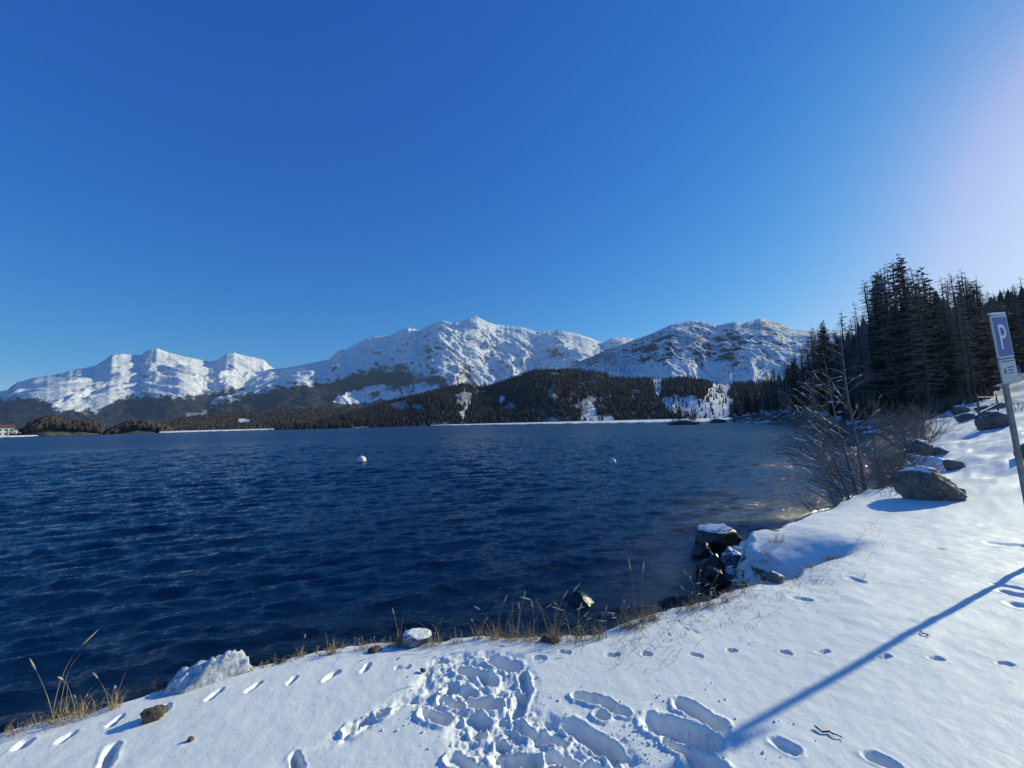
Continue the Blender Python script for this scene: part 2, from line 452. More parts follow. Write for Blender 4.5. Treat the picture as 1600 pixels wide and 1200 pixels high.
for q in [((862, 392), (905, 408), .075, .10), ((728, 418), (772, 434), .048, .09), ((800, 440), (840, 466), .048, .08), ((700, 478), (680, 500), .04, .06), ((750, 498), (768, 500), .045, .08),
          ((668, 528), (730, 552), .035, .07), ((612, 580), (672, 606), .055, .10), ((775, 542), (860, 550), .050, .09), ((952, 444), (972, 500), .040, .07), ((950, 520), (935, 580), .042, .10),
          ((770, 598), (815, 606), .045, .07), ((795, 640), (800, 660), .036, .08), ((872, 690), (892, 700), .028, .06), ((865, 738), (985, 748), .050, .11), ((940, 620), (985, 650), .040, .07),
          ((1130, 628), (1250, 700), .058, .11), ((1275, 715), (1282, 725), .052, .09), ((1150, 522), (1250, 545), .042, .075), ((1250, 552), (1320, 590), .030, .06), ((1230, 590), (1250, 600), .03, .05),
          ((1535, 560), (1640, 622), .062, .11), ((1430, 622), (1600, 680), .085, .13), ((1470, 690), (1550, 726), .032, .07), ((1020, 650), (1090, 690), .030, .04), ((325, 638), (345, 634), .036, .06), ((440, 582), (452, 578), .03, .05),
          ((375, 612), (385, 606), .025, .04), ((1050, 740), (1120, 760), .04, .06), ((700, 745), (820, 800), .04, .05), ((1570, 760), (1640, 790), .07, .1), ((1180, 790), (1300, 800), .05, .08), ((1020, 795), (1080, 800), .04, .07)]:
    z7(*q)
_tr = [on_plane(*p) for p in [(655, 1045), (690, 1022), (760, 1015), (812, 1022), (838, 1060), (832, 1105), (880, 1125), (965, 1150), (1010, 1200), (1010, 1240), (760, 1240), (720, 1190), (690, 1130), (655, 1100), (640, 1085)]]
_tr2 = [on_plane(*p) for p in [(500, 1165), (520, 1145), (570, 1115), (640, 1078), (660, 1092), (600, 1122), (545, 1158), (505, 1172)]]
def poly_sd(x, y, poly):
    P = np.array(poly); d2 = np.full(x.shape, 1e18)
    for i in range(len(P)):
        a = P[i]; b = P[(i + 1) % len(P)]; e = b - a
        t = np.clip(((x - a[0]) * e[0] + (y - a[1]) * e[1]) / (e @ e), 0, 1)
        d2 = np.minimum(d2, (x - a[0] - t * e[0]) ** 2 + (y - a[1] - t * e[1]) ** 2)
    d = np.sqrt(d2); return np.where(inside_poly(x, y, P), d, -d)
def micro(x, y):
    """footprints, trodden snow, thrown crumbs"""
    dep = np.zeros(x.shape); rimh = np.zeros(x.shape)
    wx = x + .014 * pn(x * 6, y * 6) + .010 * pn(x * 13, y * 13) + .007 * pn(x * 28, y * 28) + .002 * pn(x * 60, y * 60); wy = y + .014 * pn(x * 6 + 2, y * 6) + .010 * pn(x * 13 + 3, y * 13) + .007 * pn(x * 28, y * 28 + 4) + .002 * pn(x * 60, y * 60 + 8)
    lump = fbm(x * 26, y * 26, 4, .6)
    for (a, b, c, d, w, dp, rim) in PRINTS:
        mk = (x > min(a, c) - 3 * w) & (x < max(a, c) + 3 * w) & (y > min(b, d) - 3 * w) & (y < max(b, d) + 3 * w)
        if not mk.any(): continue
        X = wx[mk]; Y = wy[mk]; ex, ey = c - a, d - b; L = ex * ex + ey * ey + 1e-9
        t = np.clip(((X - a) * ex + (Y - b) * ey) / L, 0, 1)
        s = np.hypot(X - a - t * ex, Y - b - t * ey) / w
        if w > .03:
            dx_ = (X - (a + c) / 2) * .89 + (Y - (b + d) / 2) * .45
            q = .62 * dp * (1 - sstep(.25, 1.2, s)) * np.clip(.85 + .5 * dx_ / (w + .3 * math.sqrt(L)), .3, 1.4)
        else: q = .85 * dp * (1 - sstep(.12, 1.22, s))
        q = q * (1 + (.10 + .9 * min(1, max(0, w - .03) * 40)  * .35) * lump[mk])
        dep[mk] = np.maximum(dep[mk], q)
        rimh[mk] = np.maximum(rimh[mk], rim * np.exp(-((s - 1.3) / .28) ** 2) * (1 + .8 * lump[mk]))
    z = rimh * (1 - sstep(0, .02, dep)) - dep
    for P in (_tr, _tr2):
        mk = (x > min(p[0] for p in P) - .3) & (x < max(p[0] for p in P) + .3) & (y > min(p[1] for p in P) - .3) & (y < max(p[1] for p in P) + .3)
        if not mk.any(): continue
        s = poly_sd(x[mk], y[mk], P); k = sstep(-.03, .06, s + .03 * lump[mk])
        L2 = fbm(x[mk] * 9 + 3, y[mk] * 9, 4, .55)
        z[mk] += k * (-.018 + .040 * L2 + .013 * lump[mk])
    return z

# ------------------------------------------------------------ polar sheets round the viewpoint (true world positions)
def polar(azs, rs): 
    A, Rr = np.meshgrid(azs, rs, indexing='ij')
    return Rr * np.sin(A), Rr * np.cos(A)
def grid_faces(na, nr, keep=None, wrap=False):
    i, j = np.meshgrid(np.arange(na - (0 if wrap else 1)), np.arange(nr - 1), indexing='ij')
    a = i * nr + j; b = ((i + 1) % na) * nr + j
    f = np.stack([a, a + 1, b + 1, b], -1).reshape(-1, 4)
    if keep is not None:
        k = keep.ravel(); f = f[k[f].any(1)]
    return f
def compact(V, F, attrs):
    used = np.unique(F); mp = np.full(len(V), -1); mp[used] = np.arange(len(used))
    return V[used], mp[F], {k: v.ravel()[used] for k, v in attrs.items()}

azf = np.concatenate([np.linspace(R(-180), R(-60), 60, endpoint=False), np.linspace(R(-60), R(62), 760), np.linspace(R(62), R(180), 60)[1:-1]])
rs = np.concatenate([np.geomspace(.25, 1.3, 30, endpoint=False), np.geomspace(1.3, 9, 520, endpoint=False), np.geomspace(9, 620, 190)])
X, Y = polar(azf, rs)
SD = shore_sd(X, Y)
Z = ground_h(X, Y, SD)
near = (np.hypot(X, Y) < 9) & (SD > -.3)
zz = Z[near] + micro(X[near], Y[near]) * sstep(-.05, .1, SD[near])
zz += .004 * fbm(X[near] * 7, Y[near] * 7, 4) * sstep(0, .1, SD[near])
Z[near] = zz
keep = (SD > -2.2) | (Z > -2.0)
keep &= (np.hypot(X, Y) < 400) | (SD > -60)
soil = 1 - sstep(-.16, -.06, SD) 
rr_ = np.hypot(X, Y)
soil = np.where(rr_ > 9, 1 - sstep(-.35, -.1, SD / (1 + rr_ * .01)), soil)
soil = np.where((np.abs(X - 3.5) < .8) & (np.abs(Y - 5.2) < 1.1), soil * .52, soil)
soil = np.maximum(soil, .95 * np.exp(-(((X - 3.75) / .10) ** 2 + ((Y - 5.95) / .1) ** 2)))
lit_ = sstep(50, 66, rr_) * sstep(1.5, 8, SD + (rr_ - 30) * .1) * .78 * sstep(R(36), R(40), np.arctan2(X, Y) + (rr_ > 75) * .5)
lit_ = np.where(rr_ > 60, .62, lit_)
lit_ = np.where((np.arctan2(X, Y) > R(48)) & (rr_ < 130), lit_ * sstep(95, 130, rr_), lit_)
V = np.stack([X, Y, Z], -1).reshape(-1, 3); F = grid_faces(len(azf), len(rs), keep, wrap=True)
V, F, AT = compact(V, F, {'soil': soil, 'litter': lit_})
tag(link(bpy.data.objects.new('ground', np_mesh('ground', V, F, M['ground'], True, AT))), kind='structure')
# centre patch under the viewpoint
ca = np.linspace(0, 2 * np.pi, 24, endpoint=False)

# water
azw = np.concatenate([np.linspace(R(-115), R(-60), 40, endpoint=False), np.linspace(R(-60), R(52), 660), np.linspace(R(52), R(70), 12)[1:]])
rw = np.concatenate([np.geomspace(1.9, 70, 760, endpoint=False), np.geomspace(70, 4200, 70)])
X, Y = polar(azw, rw); SD = shore_sd(X, Y); RR = np.hypot(X, Y)
Hh = np.zeros(X.shape)
wr = random.Random(5)
for i in range(84):
    lam = .15 * (1.5 / .15) ** (wr.random() ** .95)
    th = R(wr.gauss(163, 19)); k = 2 * math.pi / lam; amp = .0084 * lam ** .80
    ph = wr.random() * 6.28
    fade = sstep(0, 1, (lam * 9 / (RR * .0056 * 3.2 + .02) - 1) / 6)
    arg = k * (X * math.sin(th) + Y * math.cos(th)) + ph + .9 * pn(X * .35 / lam ** .5 + i, Y * .35 / lam ** .5)
    s = np.sin(arg); Hh += amp * fade * (s + .22 * np.cos(2 * arg))
Hh *= (.75 + .35 * fbm(X * .12, Y * .12, 2)) * (.45 + .55 * sstep(0, 2.5, -SD))
sh_ = (1 - sstep(.2, 3.2, -SD)) * (1 - sstep(5, 8, RR))
foam = np.exp(-(((X - 4.2) / 1.1) ** 2 + ((Y - 7.1) / .5) ** 2)) * .48 + .30 * np.exp(-((np.abs(SD) - .25) / .3) ** 2) * (RR < 7) + .2 * np.exp(-(((X - 2.0) / 1.2) ** 2 + ((Y - 5.5) / 1.2) ** 2))
foam += 0 * np.exp(-(((X - 8.7) / 1.3) ** 2 + ((Y - 10.9) / .9) ** 2)) + 0 * np.exp(-(((X - 12.8) / 1.6) ** 2 + ((Y - 14.5) / 1.3) ** 2))
V = np.stack([X, Y, WATER + Hh], -1).reshape(-1, 3)
F = grid_faces(len(azw), len(rw), (SD < .9 + RR * .02))
V, F, AT = compact(V, F, {'shallow': sh_, 'foam': foam, 'unresolved': sstep(12, 110, RR)})
tag(link(bpy.data.objects.new('lake', np_mesh('lake', V, F, M['water'], True, AT))), kind='structure')

# ------------------------------------------------------------ mountains
class Massif:
    def __init__(s, sky_px, r0, r1, foot=0.0, gully=0.5, gf=30, namp=.05, nsc=1/500., seed=0, pw=1.25, drop=0, rvar=.12):
        ae = [px_az_el(x, y + drop) for x, y in sky_px]
        s.A = np.array([a for a, e in ae]); s.E = np.array([e for a, e in ae])
        s.r0, s.r1, s.foot, s.g, s.gf, s.namp, s.nsc, s.seed, s.pw, s.rvar = r0, r1, foot, gully, gf, namp, nsc, seed, pw, rvar
    def ridge(s, az): return s.r1 * (1 + s.rvar * fbm(az * 5 + s.seed, az * 0 + 1.5, 3))
    def h(s, az, r):
        r1 = s.ridge(az); el = np.interp(az, s.A, s.E) + .0012 * fbm(az * 160 + s.seed, az * 0 + .5, 3)
        H = r1 * np.tan(el) + EYE
        t = (r - s.r0) / (r1 - s.r0)
        tc = np.clip(t, 0, 1)
        u = az * s.gf * .42 + s.seed * 3.1; v = tc * s.nsc
        wu = .5 * pn(u * .9 + 3, v * 1.3 + s.seed); wv = .4 * pn(u * 1.1, v + 8.2)
        n1 = ridged(.55 * u + wu, 1.25 * v + .42 * u + wv + s.seed, 8, .52)
        n2 = fbm(u * 1.1 + wv, v * 1.5 + .6 * u + s.seed, 5, .5)
        h = s.foot + (H - s.foot) * tc ** (s.pw * (1 + .22 * pn(u * .6, v * 0 + .5)))
        mid = np.sin(np.pi * np.clip(tc, 0, 1)) ** .6
        h = h + H * s.namp * ((n1 - .35) + .5 * n2) * mid
        # lines of sight stay under the skyline
        lim = EYE + r * np.tan(el) * (.995 - .10 * (1 - tc))
        h = np.where(t < 1, np.minimum(h, lim - .0 * r), h)
        back = np.clip(t - 1, 0, None)
        return np.where(t > 1, H * (1 - .9 * back) , h)
    def mesh(s, name, mat, a0, a1, na, nr, paint):
        az = np.linspace(a0, a1, na); tt = np.concatenate([np.linspace(0, 1, nr), [1.04, 1.12, 1.3, 1.6]])
        A, T = np.meshgrid(az, tt, indexing='ij')
        Rr = s.r0 + T * (s.ridge(A) - s.r0)
        Hh = s.h(A, Rr); Hh[:, 0] = np.minimum(Hh[:, 0], s.foot)
        X = Rr * np.sin(A); Y = Rr * np.cos(A)
        px, py = project(X, Y, Hh)
        at = paint(px, py, X, Y, Hh, T)
        V = np.stack([X, Y, Hh], -1).reshape(-1, 3)
        return tag(link(bpy.data.objects.new(name, np_mesh(name, V, grid_faces(na, len(tt)), mat, True, {k: v.ravel() for k, v in at.items()}))), kind='structure')
def line_mask(pts, px, py, soft=6, wob=10, sc=.03):
    P = np.array(pts, float)
    w = wob * fbm(px * sc, py * sc * 2, 4)
    return sstep(-soft, soft, py + w - np.interp(px, P[:, 0], P[:, 1]))
def in_patch(poly, px, py, wob=4):
    w = wob * pn(px * .09, py * .12); w2 = wob * pn(px * .09 + 7, py * .12 + 3)
    return inside_poly(px + w, py + w2, np.array(poly, float)).astype(float)

SKY_A = [(-260, 640), (-120, 628), (0, 612), (11, 609), (27, 598), (52, 590), (82, 586), (120, 577), (148, 572), (176, 554), (190, 552), (209, 555), (223, 554), (228, 548), (245, 544), (264, 551), (289, 557), (327, 565), (341, 562), (355, 553), (366, 551), (385, 556), (412, 562), (426, 575), (450, 578), (520, 590), (640, 620)]
SKY_B = [(300, 640), (345, 604), (385, 590), (420, 577), (447, 575), (486, 567), (513, 562), (530, 547), (541, 546), (555, 538), (574, 528), (585, 525), (607, 525), (623, 517), (637, 512), (648, 514), (654, 517), (673, 507), (691, 501), (706, 505), (725, 500), (735, 496), (744, 494), (761, 503), (775, 507), (797, 510), (816, 511), (838, 518), (851, 517), (873, 516), (900, 521), (922, 528), (942, 536), (955, 528), (975, 527), (994, 530), (1060, 545), (1150, 560)]
SKY_C = [(800, 600), (860, 578), (895, 571), (906, 565), (950, 546), (988, 532), (1019, 521), (1049, 507), (1082, 500), (1098, 502), (1118, 509), (1148, 503), (1159, 506), (1189, 497), (1206, 501), (1225, 509), (1236, 514), (1258, 516), (1300, 520), (1400, 530), (1560, 560)]
SKY_D = [(420, 668), (470, 662), (520, 648), (574, 634), (596, 626), (618, 619), (656, 611), (681, 604), (722, 594), (736, 598), (753, 600), (783, 591), (819, 578), (838, 573), (867, 572), (895, 572), (931, 575), (950, 580), (958, 584), (1000, 584), (1038, 586), (1076, 583), (1104, 589), (1118, 593), (1135, 594), (1200, 588), (1320, 575), (1500, 560)]
SKY_E = [(200, 668), (235, 661), (265, 656), (291, 650), (330, 644), (385, 641), (440, 637), (500, 634), (560, 634), (640, 634), (720, 640), (800, 650)]
mA = Massif(SKY_A, 4200, 7400, -5, .55, 36, .085, 4.2, 5.3, 1.0)
mB = Massif(SKY_B, 3000, 6600, -5, .60, 34, .085, 4.2, 4.2, 1.1)
mC = Massif(SKY_C, 1450, 3000, 40, .45, 44, .075, 5.0, 7.7, .95)
mD = Massif(SKY_D, 560, 1120, -1.2, .35, 34, .07, 1.6, 2.9, .95, drop=7, rvar=.08)
mE = Massif(SKY_E, 1050, 1750, -1.2, .35, 24, .06, 1.5, 8.1, .9, drop=4, rvar=.08)

TL_A = [(-200, 612), (0, 623), (60, 621), (80, 632), (90, 642), (155, 640), (175, 628), (195, 620), (225, 619), (290, 620), (330, 612), (385, 604), (440, 590), (600, 560)]
TL_B = [(300, 640), (385, 615), (420, 608), (456, 601), (486, 598), (524, 594), (552, 583), (585, 577), (640, 576), (690, 586), (720, 592), (1200, 640)]
SF_B = [(517, 628), (545, 612), (575, 604), (600, 601), (625, 606), (660, 598), (700, 598), (730, 592), (720, 604), (690, 612), (660, 620), (618, 623), (590, 625), (560, 631), (530, 632)]
def paint_A(px, py, X, Y, H, T):
    f = line_mask(TL_A, px, py, 14, 14, .09)
    rock = .10 * (fbm(px * .03, py * .06, 3)) + .12 * sstep(8, 0, py - np.interp(px, [a for a, b in SKY_A], [b for a, b in SKY_A])) - .06
    return {'forest': f, 'rock': rock + .17}
def paint_B(px, py, X, Y, H, T):
    f = line_mask(TL_B, px, py, 14, 14, .09)
    f = np.where(px > 640, f * .62, f)
    f = f * (1 - in_patch(SF_B, px, py, 3) * .85)
    rock = .14 * np.exp(-(((px - 640) / 70) ** 2 + ((py - 590) / 16) ** 2)) + .05 * sstep(14, 0, py - np.interp(px, [a for a, b in SKY_B], [b for a, b in SKY_B])) + .13
    return {'forest': f, 'rock': rock}
def paint_C(px, py, X, Y, H, T):
    f = .45 * np.exp(-(((px - 935) / 70) ** 2 + ((py - 560) / 22) ** 2))
    return {'forest': f, 'rock': .31 + .12 * fbm(px * .02, py * .04, 2) - .42 * sstep(562, 582, py)}
GUL = [[(918, 628), (928, 634), (934, 645), (938, 657), (914, 657), (920, 645)], [(1020, 594), (1034, 596), (1036, 612), (1028, 618), (1020, 610)],
       [(1030, 624), (1052, 616), (1075, 622), (1100, 626), (1108, 612), (1112, 598), (1122, 588), (1146, 586), (1146, 604), (1138, 614), (1146, 630), (1140, 660), (1090, 654), (1060, 646), (1040, 646)],
       [(730, 624), (738, 628), (730, 644), (722, 656), (716, 652), (724, 640)], [(905, 650), (960, 651), (960, 658), (905, 658)], [(780, 620), (790, 622), (786, 634), (779, 632)], [(668, 656), (672, 662), (660, 664)],
       [(1118, 575), (1250, 560), (1250, 600), (1150, 600), (1118, 600)]]
def patchD(px, py):
    m_ = np.zeros(px.shape)
    for g in GUL: m_ = np.maximum(m_, in_patch(g, px, py, 4))
    return m_
def paint_D(px, py, X, Y, H, T):
    m_ = patchD(px, py)
    top = sstep(.93, .99, T) * (px > 950) * (px < 1120)
    return {'forest': np.where((m_ > 0) | (top > .3), .1, .56), 'rock': np.where(px > 1020, .22, -.12)}
def paint_E(px, py, X, Y, H, T):
    p = in_patch([(372, 656), (390, 654), (392, 661), (370, 662)], px, py, 2)
    return {'forest': np.where(p > 0, .2, .85), 'rock': 0 * px - .2}
def azp(px, py=660): return px_az_el(px, py)[0]
mA.mesh('mountain', mat_mountain('mountain_far_left', (0.055, 0.047, 0.058), (0.115, 0.095, 0.11), 1/170., (.8, .8, 1.8), (0.020, 0.024, 0.036), (0.038, 0.036, 0.045)), azp(-220), azp(640), 360, 150, paint_A)
mB.mesh('mountain', mat_mountain('mountain_far_centre', (0.052, 0.042, 0.050), (0.115, 0.09, 0.105), 1/120., (.8, .8, 1.8), (0.020, 0.023, 0.032), (0.06, 0.046, 0.046)), azp(310), azp(1140), 480, 200, paint_B)
mC.mesh('mountain', mat_mountain('mountain_right', (0.042, 0.034, 0.042), (0.10, 0.08, 0.094), 1/55., (.5, .5, 1.6), (0.025, 0.028, 0.026), (0.05, 0.045, 0.04), rk=1.15), azp(810), azp(1540), 420, 190, paint_C)
mD.mesh('hill', mat_mountain('wooded_slope', (0.06, 0.055, 0.05), (0.14, 0.12, 0.10), 1/30., (1, 1, 1.6), (0.016, 0.015, 0.02), (0.034, 0.028, 0.03)), azp(425), azp(1480), 400, 90, paint_D)
mE.mesh('hill', mat_mountain('brown_wooded_hill', (0.08, 0.07, 0.06), (0.15, 0.13, 0.11), 1/60., (1, 1, 1), (0.07, 0.05, 0.035), (0.11, 0.08, 0.055)), azp(205), azp(780), 200, 40, paint_E)

# land beyond the far shore: snow flats, with a stony edge
def flat(name, pts_front, far, top=.5, mat=None, n=140):
    """strip of low snow-covered shore: front edge given as (px, distance) pairs"""
    P = np.array(pts_front, float); pxs = np.linspace(P[0, 0], P[-1, 0], n)
    d = np.interp(pxs, P[:, 0], P[:, 1])
    az = np.array([azp(p) for p in pxs]); d = d * (1 + .02 * pn(pxs * .07, pxs * 0))
    rr = [0, .6, 1.8, 5, 14, 40, 120, far]
    hh = [-.35, .0, .16, top * .55, top * .8, top, top * 1.1, top * 1.2]
    V = []; soil = []
    for i in range(n):
        for k, (q, h) in enumerate(zip(rr, hh)):
            r = d[i] + q
            V.append((r * math.sin(az[i]), r * math.cos(az[i]), WATER + h)); soil.append(1.0 if k < 3 else 0.0)
    V = np.array(V); F = grid_faces(n, len(rr))
    return tag(link(bpy.data.objects.new(name, np_mesh(name, V, F, M['ground'], True, {'soil': soil, 'litter': [0] * len(V)}))), kind='structure')
flat('shore', [(640, 640), (700, 480), (780, 380), (860, 310), (950, 262), (1050, 235), (1090, 232), (1135, 245), (1180, 260)], 700, 1.7)
flat('shore', [(250, 520), (300, 560), (420, 640), (520, 700), (700, 900)], 900, 1.5)
flat('shore', [(-160, 480), (0, 470), (36, 500), (90, 700)], 3500, 1.2)

# ------------------------------------------------------------ far woods as masses of small conifers
def spire(n=4, tiers=2, seed=0, w=.17):
    rr = random.Random(seed); V = []; F = []
    for k in range(tiers):
        z0 = .06 + .92 * k / tiers * .9; z1 = min(1, z0 + 1.25 / tiers); wr_ = w * (1 - k / tiers * .62)
        b = len(V); V.append((0, 0, z1))
        for j in range(n):
            a = 2 * math.pi * (j + rr.random() * .6) / n + k; q = wr_ * (.7 + .6 * rr.random())
            V.append((q * math.cos(a), q * math.sin(a), z0 - .04 * rr.random()))
        for j in range(n): F.append((b, b + 1 + j, b + 1 + (j + 1) % n))
    return np.array(V), np.array(F)
def scatter(name, P, hts, temps, mat, label, cat='forest', wide=1.0):
    V = []; F = []; off = 0
    ti = RNG.integers(0, len(temps), len(P)); rot = RNG.random(len(P)) * 6.28
    for k, (tv, tf) in enumerate(temps):
        idx = np.where(ti == k)[0]
        if len(idx) == 0: continue
        c = np.cos(rot[idx])[:, None]; s_ = np.sin(rot[idx])[:, None]; h = hts[idx][:, None]
        w = h * wide * (.8 + .5 * RNG.random((len(idx), 1)))
        lean = RNG.normal(0, .03, (len(idx), 2))
        x = (tv[:, 0] * c - tv[:, 1] * s_) * w + P[idx, 0:1] + tv[:, 2] * h * lean[:, :1]
        y = (tv[:, 0] * s_ + tv[:, 1] * c) * w + P[idx, 1:2] + tv[:, 2] * h * lean[:, 1:]
        z = tv[:, 2] * h + P[idx, 2:3]
        vv = np.stack([x, y, z], -1).reshape(-1, 3)
        ff = (tf[None] + (np.arange(len(idx)) * len(tv))[:, None, None]).reshape(-1, 3) + off
        V.append(vv); F.append(ff); off += len(vv)
    o = link(bpy.data.objects.new(name, np_mesh(name, np.concatenate(V), np.concatenate(F), mat)))
    return tag(o, label, cat, kind='stuff')
T_far = [spire(4, 2, i) for i in range(6)]
def puff(seed):
    rr = random.Random(seed); V = [(0, 0, 1)]; F = []; n = 5
    for z, w_ in ((.78, .16), (.45, .24), (.12, .15)):
        for j in range(n):
            a = 2 * math.pi * (j + rr.random() * .5) / n; q = w_ * rr.uniform(.7, 1.2); V.append((q * math.cos(a), q * math.sin(a), z + rr.uniform(-.06, .06)))
    for j in range(n):
        F.append((0, 1 + j, 1 + (j + 1) % n))
        for k in (0, 1):
            a = 1 + k * n + j; b = 1 + k * n + (j + 1) % n; F += [(a, a + n, b), (b, a + n, b + n)]
    return np.array(V), np.array(F)
T_puff = [puff(i) for i in range(6)] + [spire(4, 2, 31)]
T_mid = [spire(5, 4, i, .16) for i in range(6)]
def wood_on(mf, n, a0, a1, t0, t1, accept, hmin, hmax):
    az = a0 + (a1 - a0) * RNG.random(n); t = t0 + (t1 - t0) * RNG.random(n) ** .9
    r = mf.r0 + t * (mf.ridge(az) - mf.r0); h = mf.h(az, r); x = r * np.sin(az); y = r * np.cos(az)
    px, py = project(x, y, h); k = accept(px, py, t)
    ht = hmin + (hmax - hmin) * RNG.random(n)
    return np.stack([x, y, h - .3], -1)[k], ht[k]
P, ht = wood_on(mD, 36000, azp(430), azp(1420), 0.0, 1.0, lambda px, py, t: ((patchD(px, py) < .5) | (RNG.random(len(px)) < .08)) & ((fbm(px * .02, py * .04, 3) > -.28) | (t > .9)) & ~((t > .93) & (px > 950) & (px < 1120) & (RNG.random(len(px)) < .75)), 4.5, 11)
cut = RNG.random(len(P)) < .45
scatter('forest', P[~cut], ht[~cut], T_far, M['far_needle'], 'dark conifer wood covering the whole slope behind the white shore flat')
scatter('forest', P[cut], ht[cut], T_far, M['far_twig'], 'bare brown larches mixed through the dark wooded slope')
P, ht = wood_on(mE, 13000, azp(215), azp(760), 0.0, 1.0, lambda px, py, t: ~((px > 372) & (px < 392) & (py > 653) & (py < 663)), 5, 9)
scatter('forest', P, ht, T_puff, M['far_larch'], 'low brown larch wood along the far left shore', wide=1.5)
P, ht = wood_on(mC, 9000, azp(880), azp(1260), 0.15, 1.0, lambda px, py, t: RNG.random(len(px)) < .75 * np.exp(-(((px - 930) / 62) ** 2)) + .05 + .25 * np.exp(-(((px - 1180) / 40) ** 2 + ((py - 580) / 12) ** 2)), 7, 12)
scatter('forest', P, ht, T_far, M['far_needle'], 'scattered small trees thinning out up the snowy right mountain')
# wooded islands off the left shore
def island(name, top_px, d, depth, hb, label, seed, cat='island'):
    P_ = np.array(top_px, float); a0, a1 = azp(P_[0, 0]), azp(P_[-1, 0])
    na, nr = 60, 14
    az = np.linspace(a0, a1, na); tt = np.linspace(-1, 1, nr)
    A, T = np.meshgrid(az, tt, indexing='ij')
    pxs = np.linspace(P_[0, 0], P_[-1, 0], na)
    tops = np.array([px_az_el(p, np.interp(p, P_[:, 0], P_[:, 1]) + 9)[1] for p in pxs]) * d + EYE
    env = np.clip(1 - ((pxs - P_[0, 0]) / (P_[-1, 0] - P_[0, 0]) * 2 - 1) ** 6, 0, 1)
    H = WATER - .6 + (np.maximum(tops, 1.6) * env)[:, None] * np.sqrt(np.clip(1 - T ** 2, 0, 1)) + .8 * fbm(A * 60, T * 2, 3)
    H[0] = H[-1] = WATER - .6
    Rr = d + T * depth * (.25 + .75 * env[:, None])
    X_, Y_ = Rr * np.sin(A), Rr * np.cos(A)
    V_ = np.stack([X_, Y_, H], -1).reshape(-1, 3)
    o = link(bpy.data.objects.new(name, np_mesh(name, V_, grid_faces(na, nr), mat_isl, True)))
    tag(o, kind='structure')
    n = 1500
    i = RNG.integers(1, na - 1, n); j = RNG.integers(0, nr, n); ok = H[i, j] > WATER - .1; i, j = i[ok], j[ok]
    Pp = np.stack([X_[i, j], Y_[i, j], H[i, j] - .2], -1) + RNG.normal(0, 2.5, (len(i), 3)) * [1, 1, 0]
    hh = (4 + 4 * RNG.random(len(i))) * np.clip(env[i] * 1.1, .45, 1)
    scatter('wood', Pp, hh, T_puff, M['far_larch'], label, 'wood', wide=1.7)
mat_isl = plain('island_ground', (0.05, 0.045, 0.035), (0.12, 0.10, 0.08), .3, .9)
island('island', [(36, 676), (42, 662), (52, 653), (74, 649), (98, 652), (112, 657), (130, 655), (150, 661), (158, 668), (166, 676)], 640, 40, 0, 'brown wooded island at the far left of the lake', 1)
island('island', [(160, 674), (175, 668), (190, 661), (205, 654), (222, 653), (236, 657), (250, 662), (262, 667), (270, 674)], 650, 36, 0, 'second brown wooded island beside the first', 2)

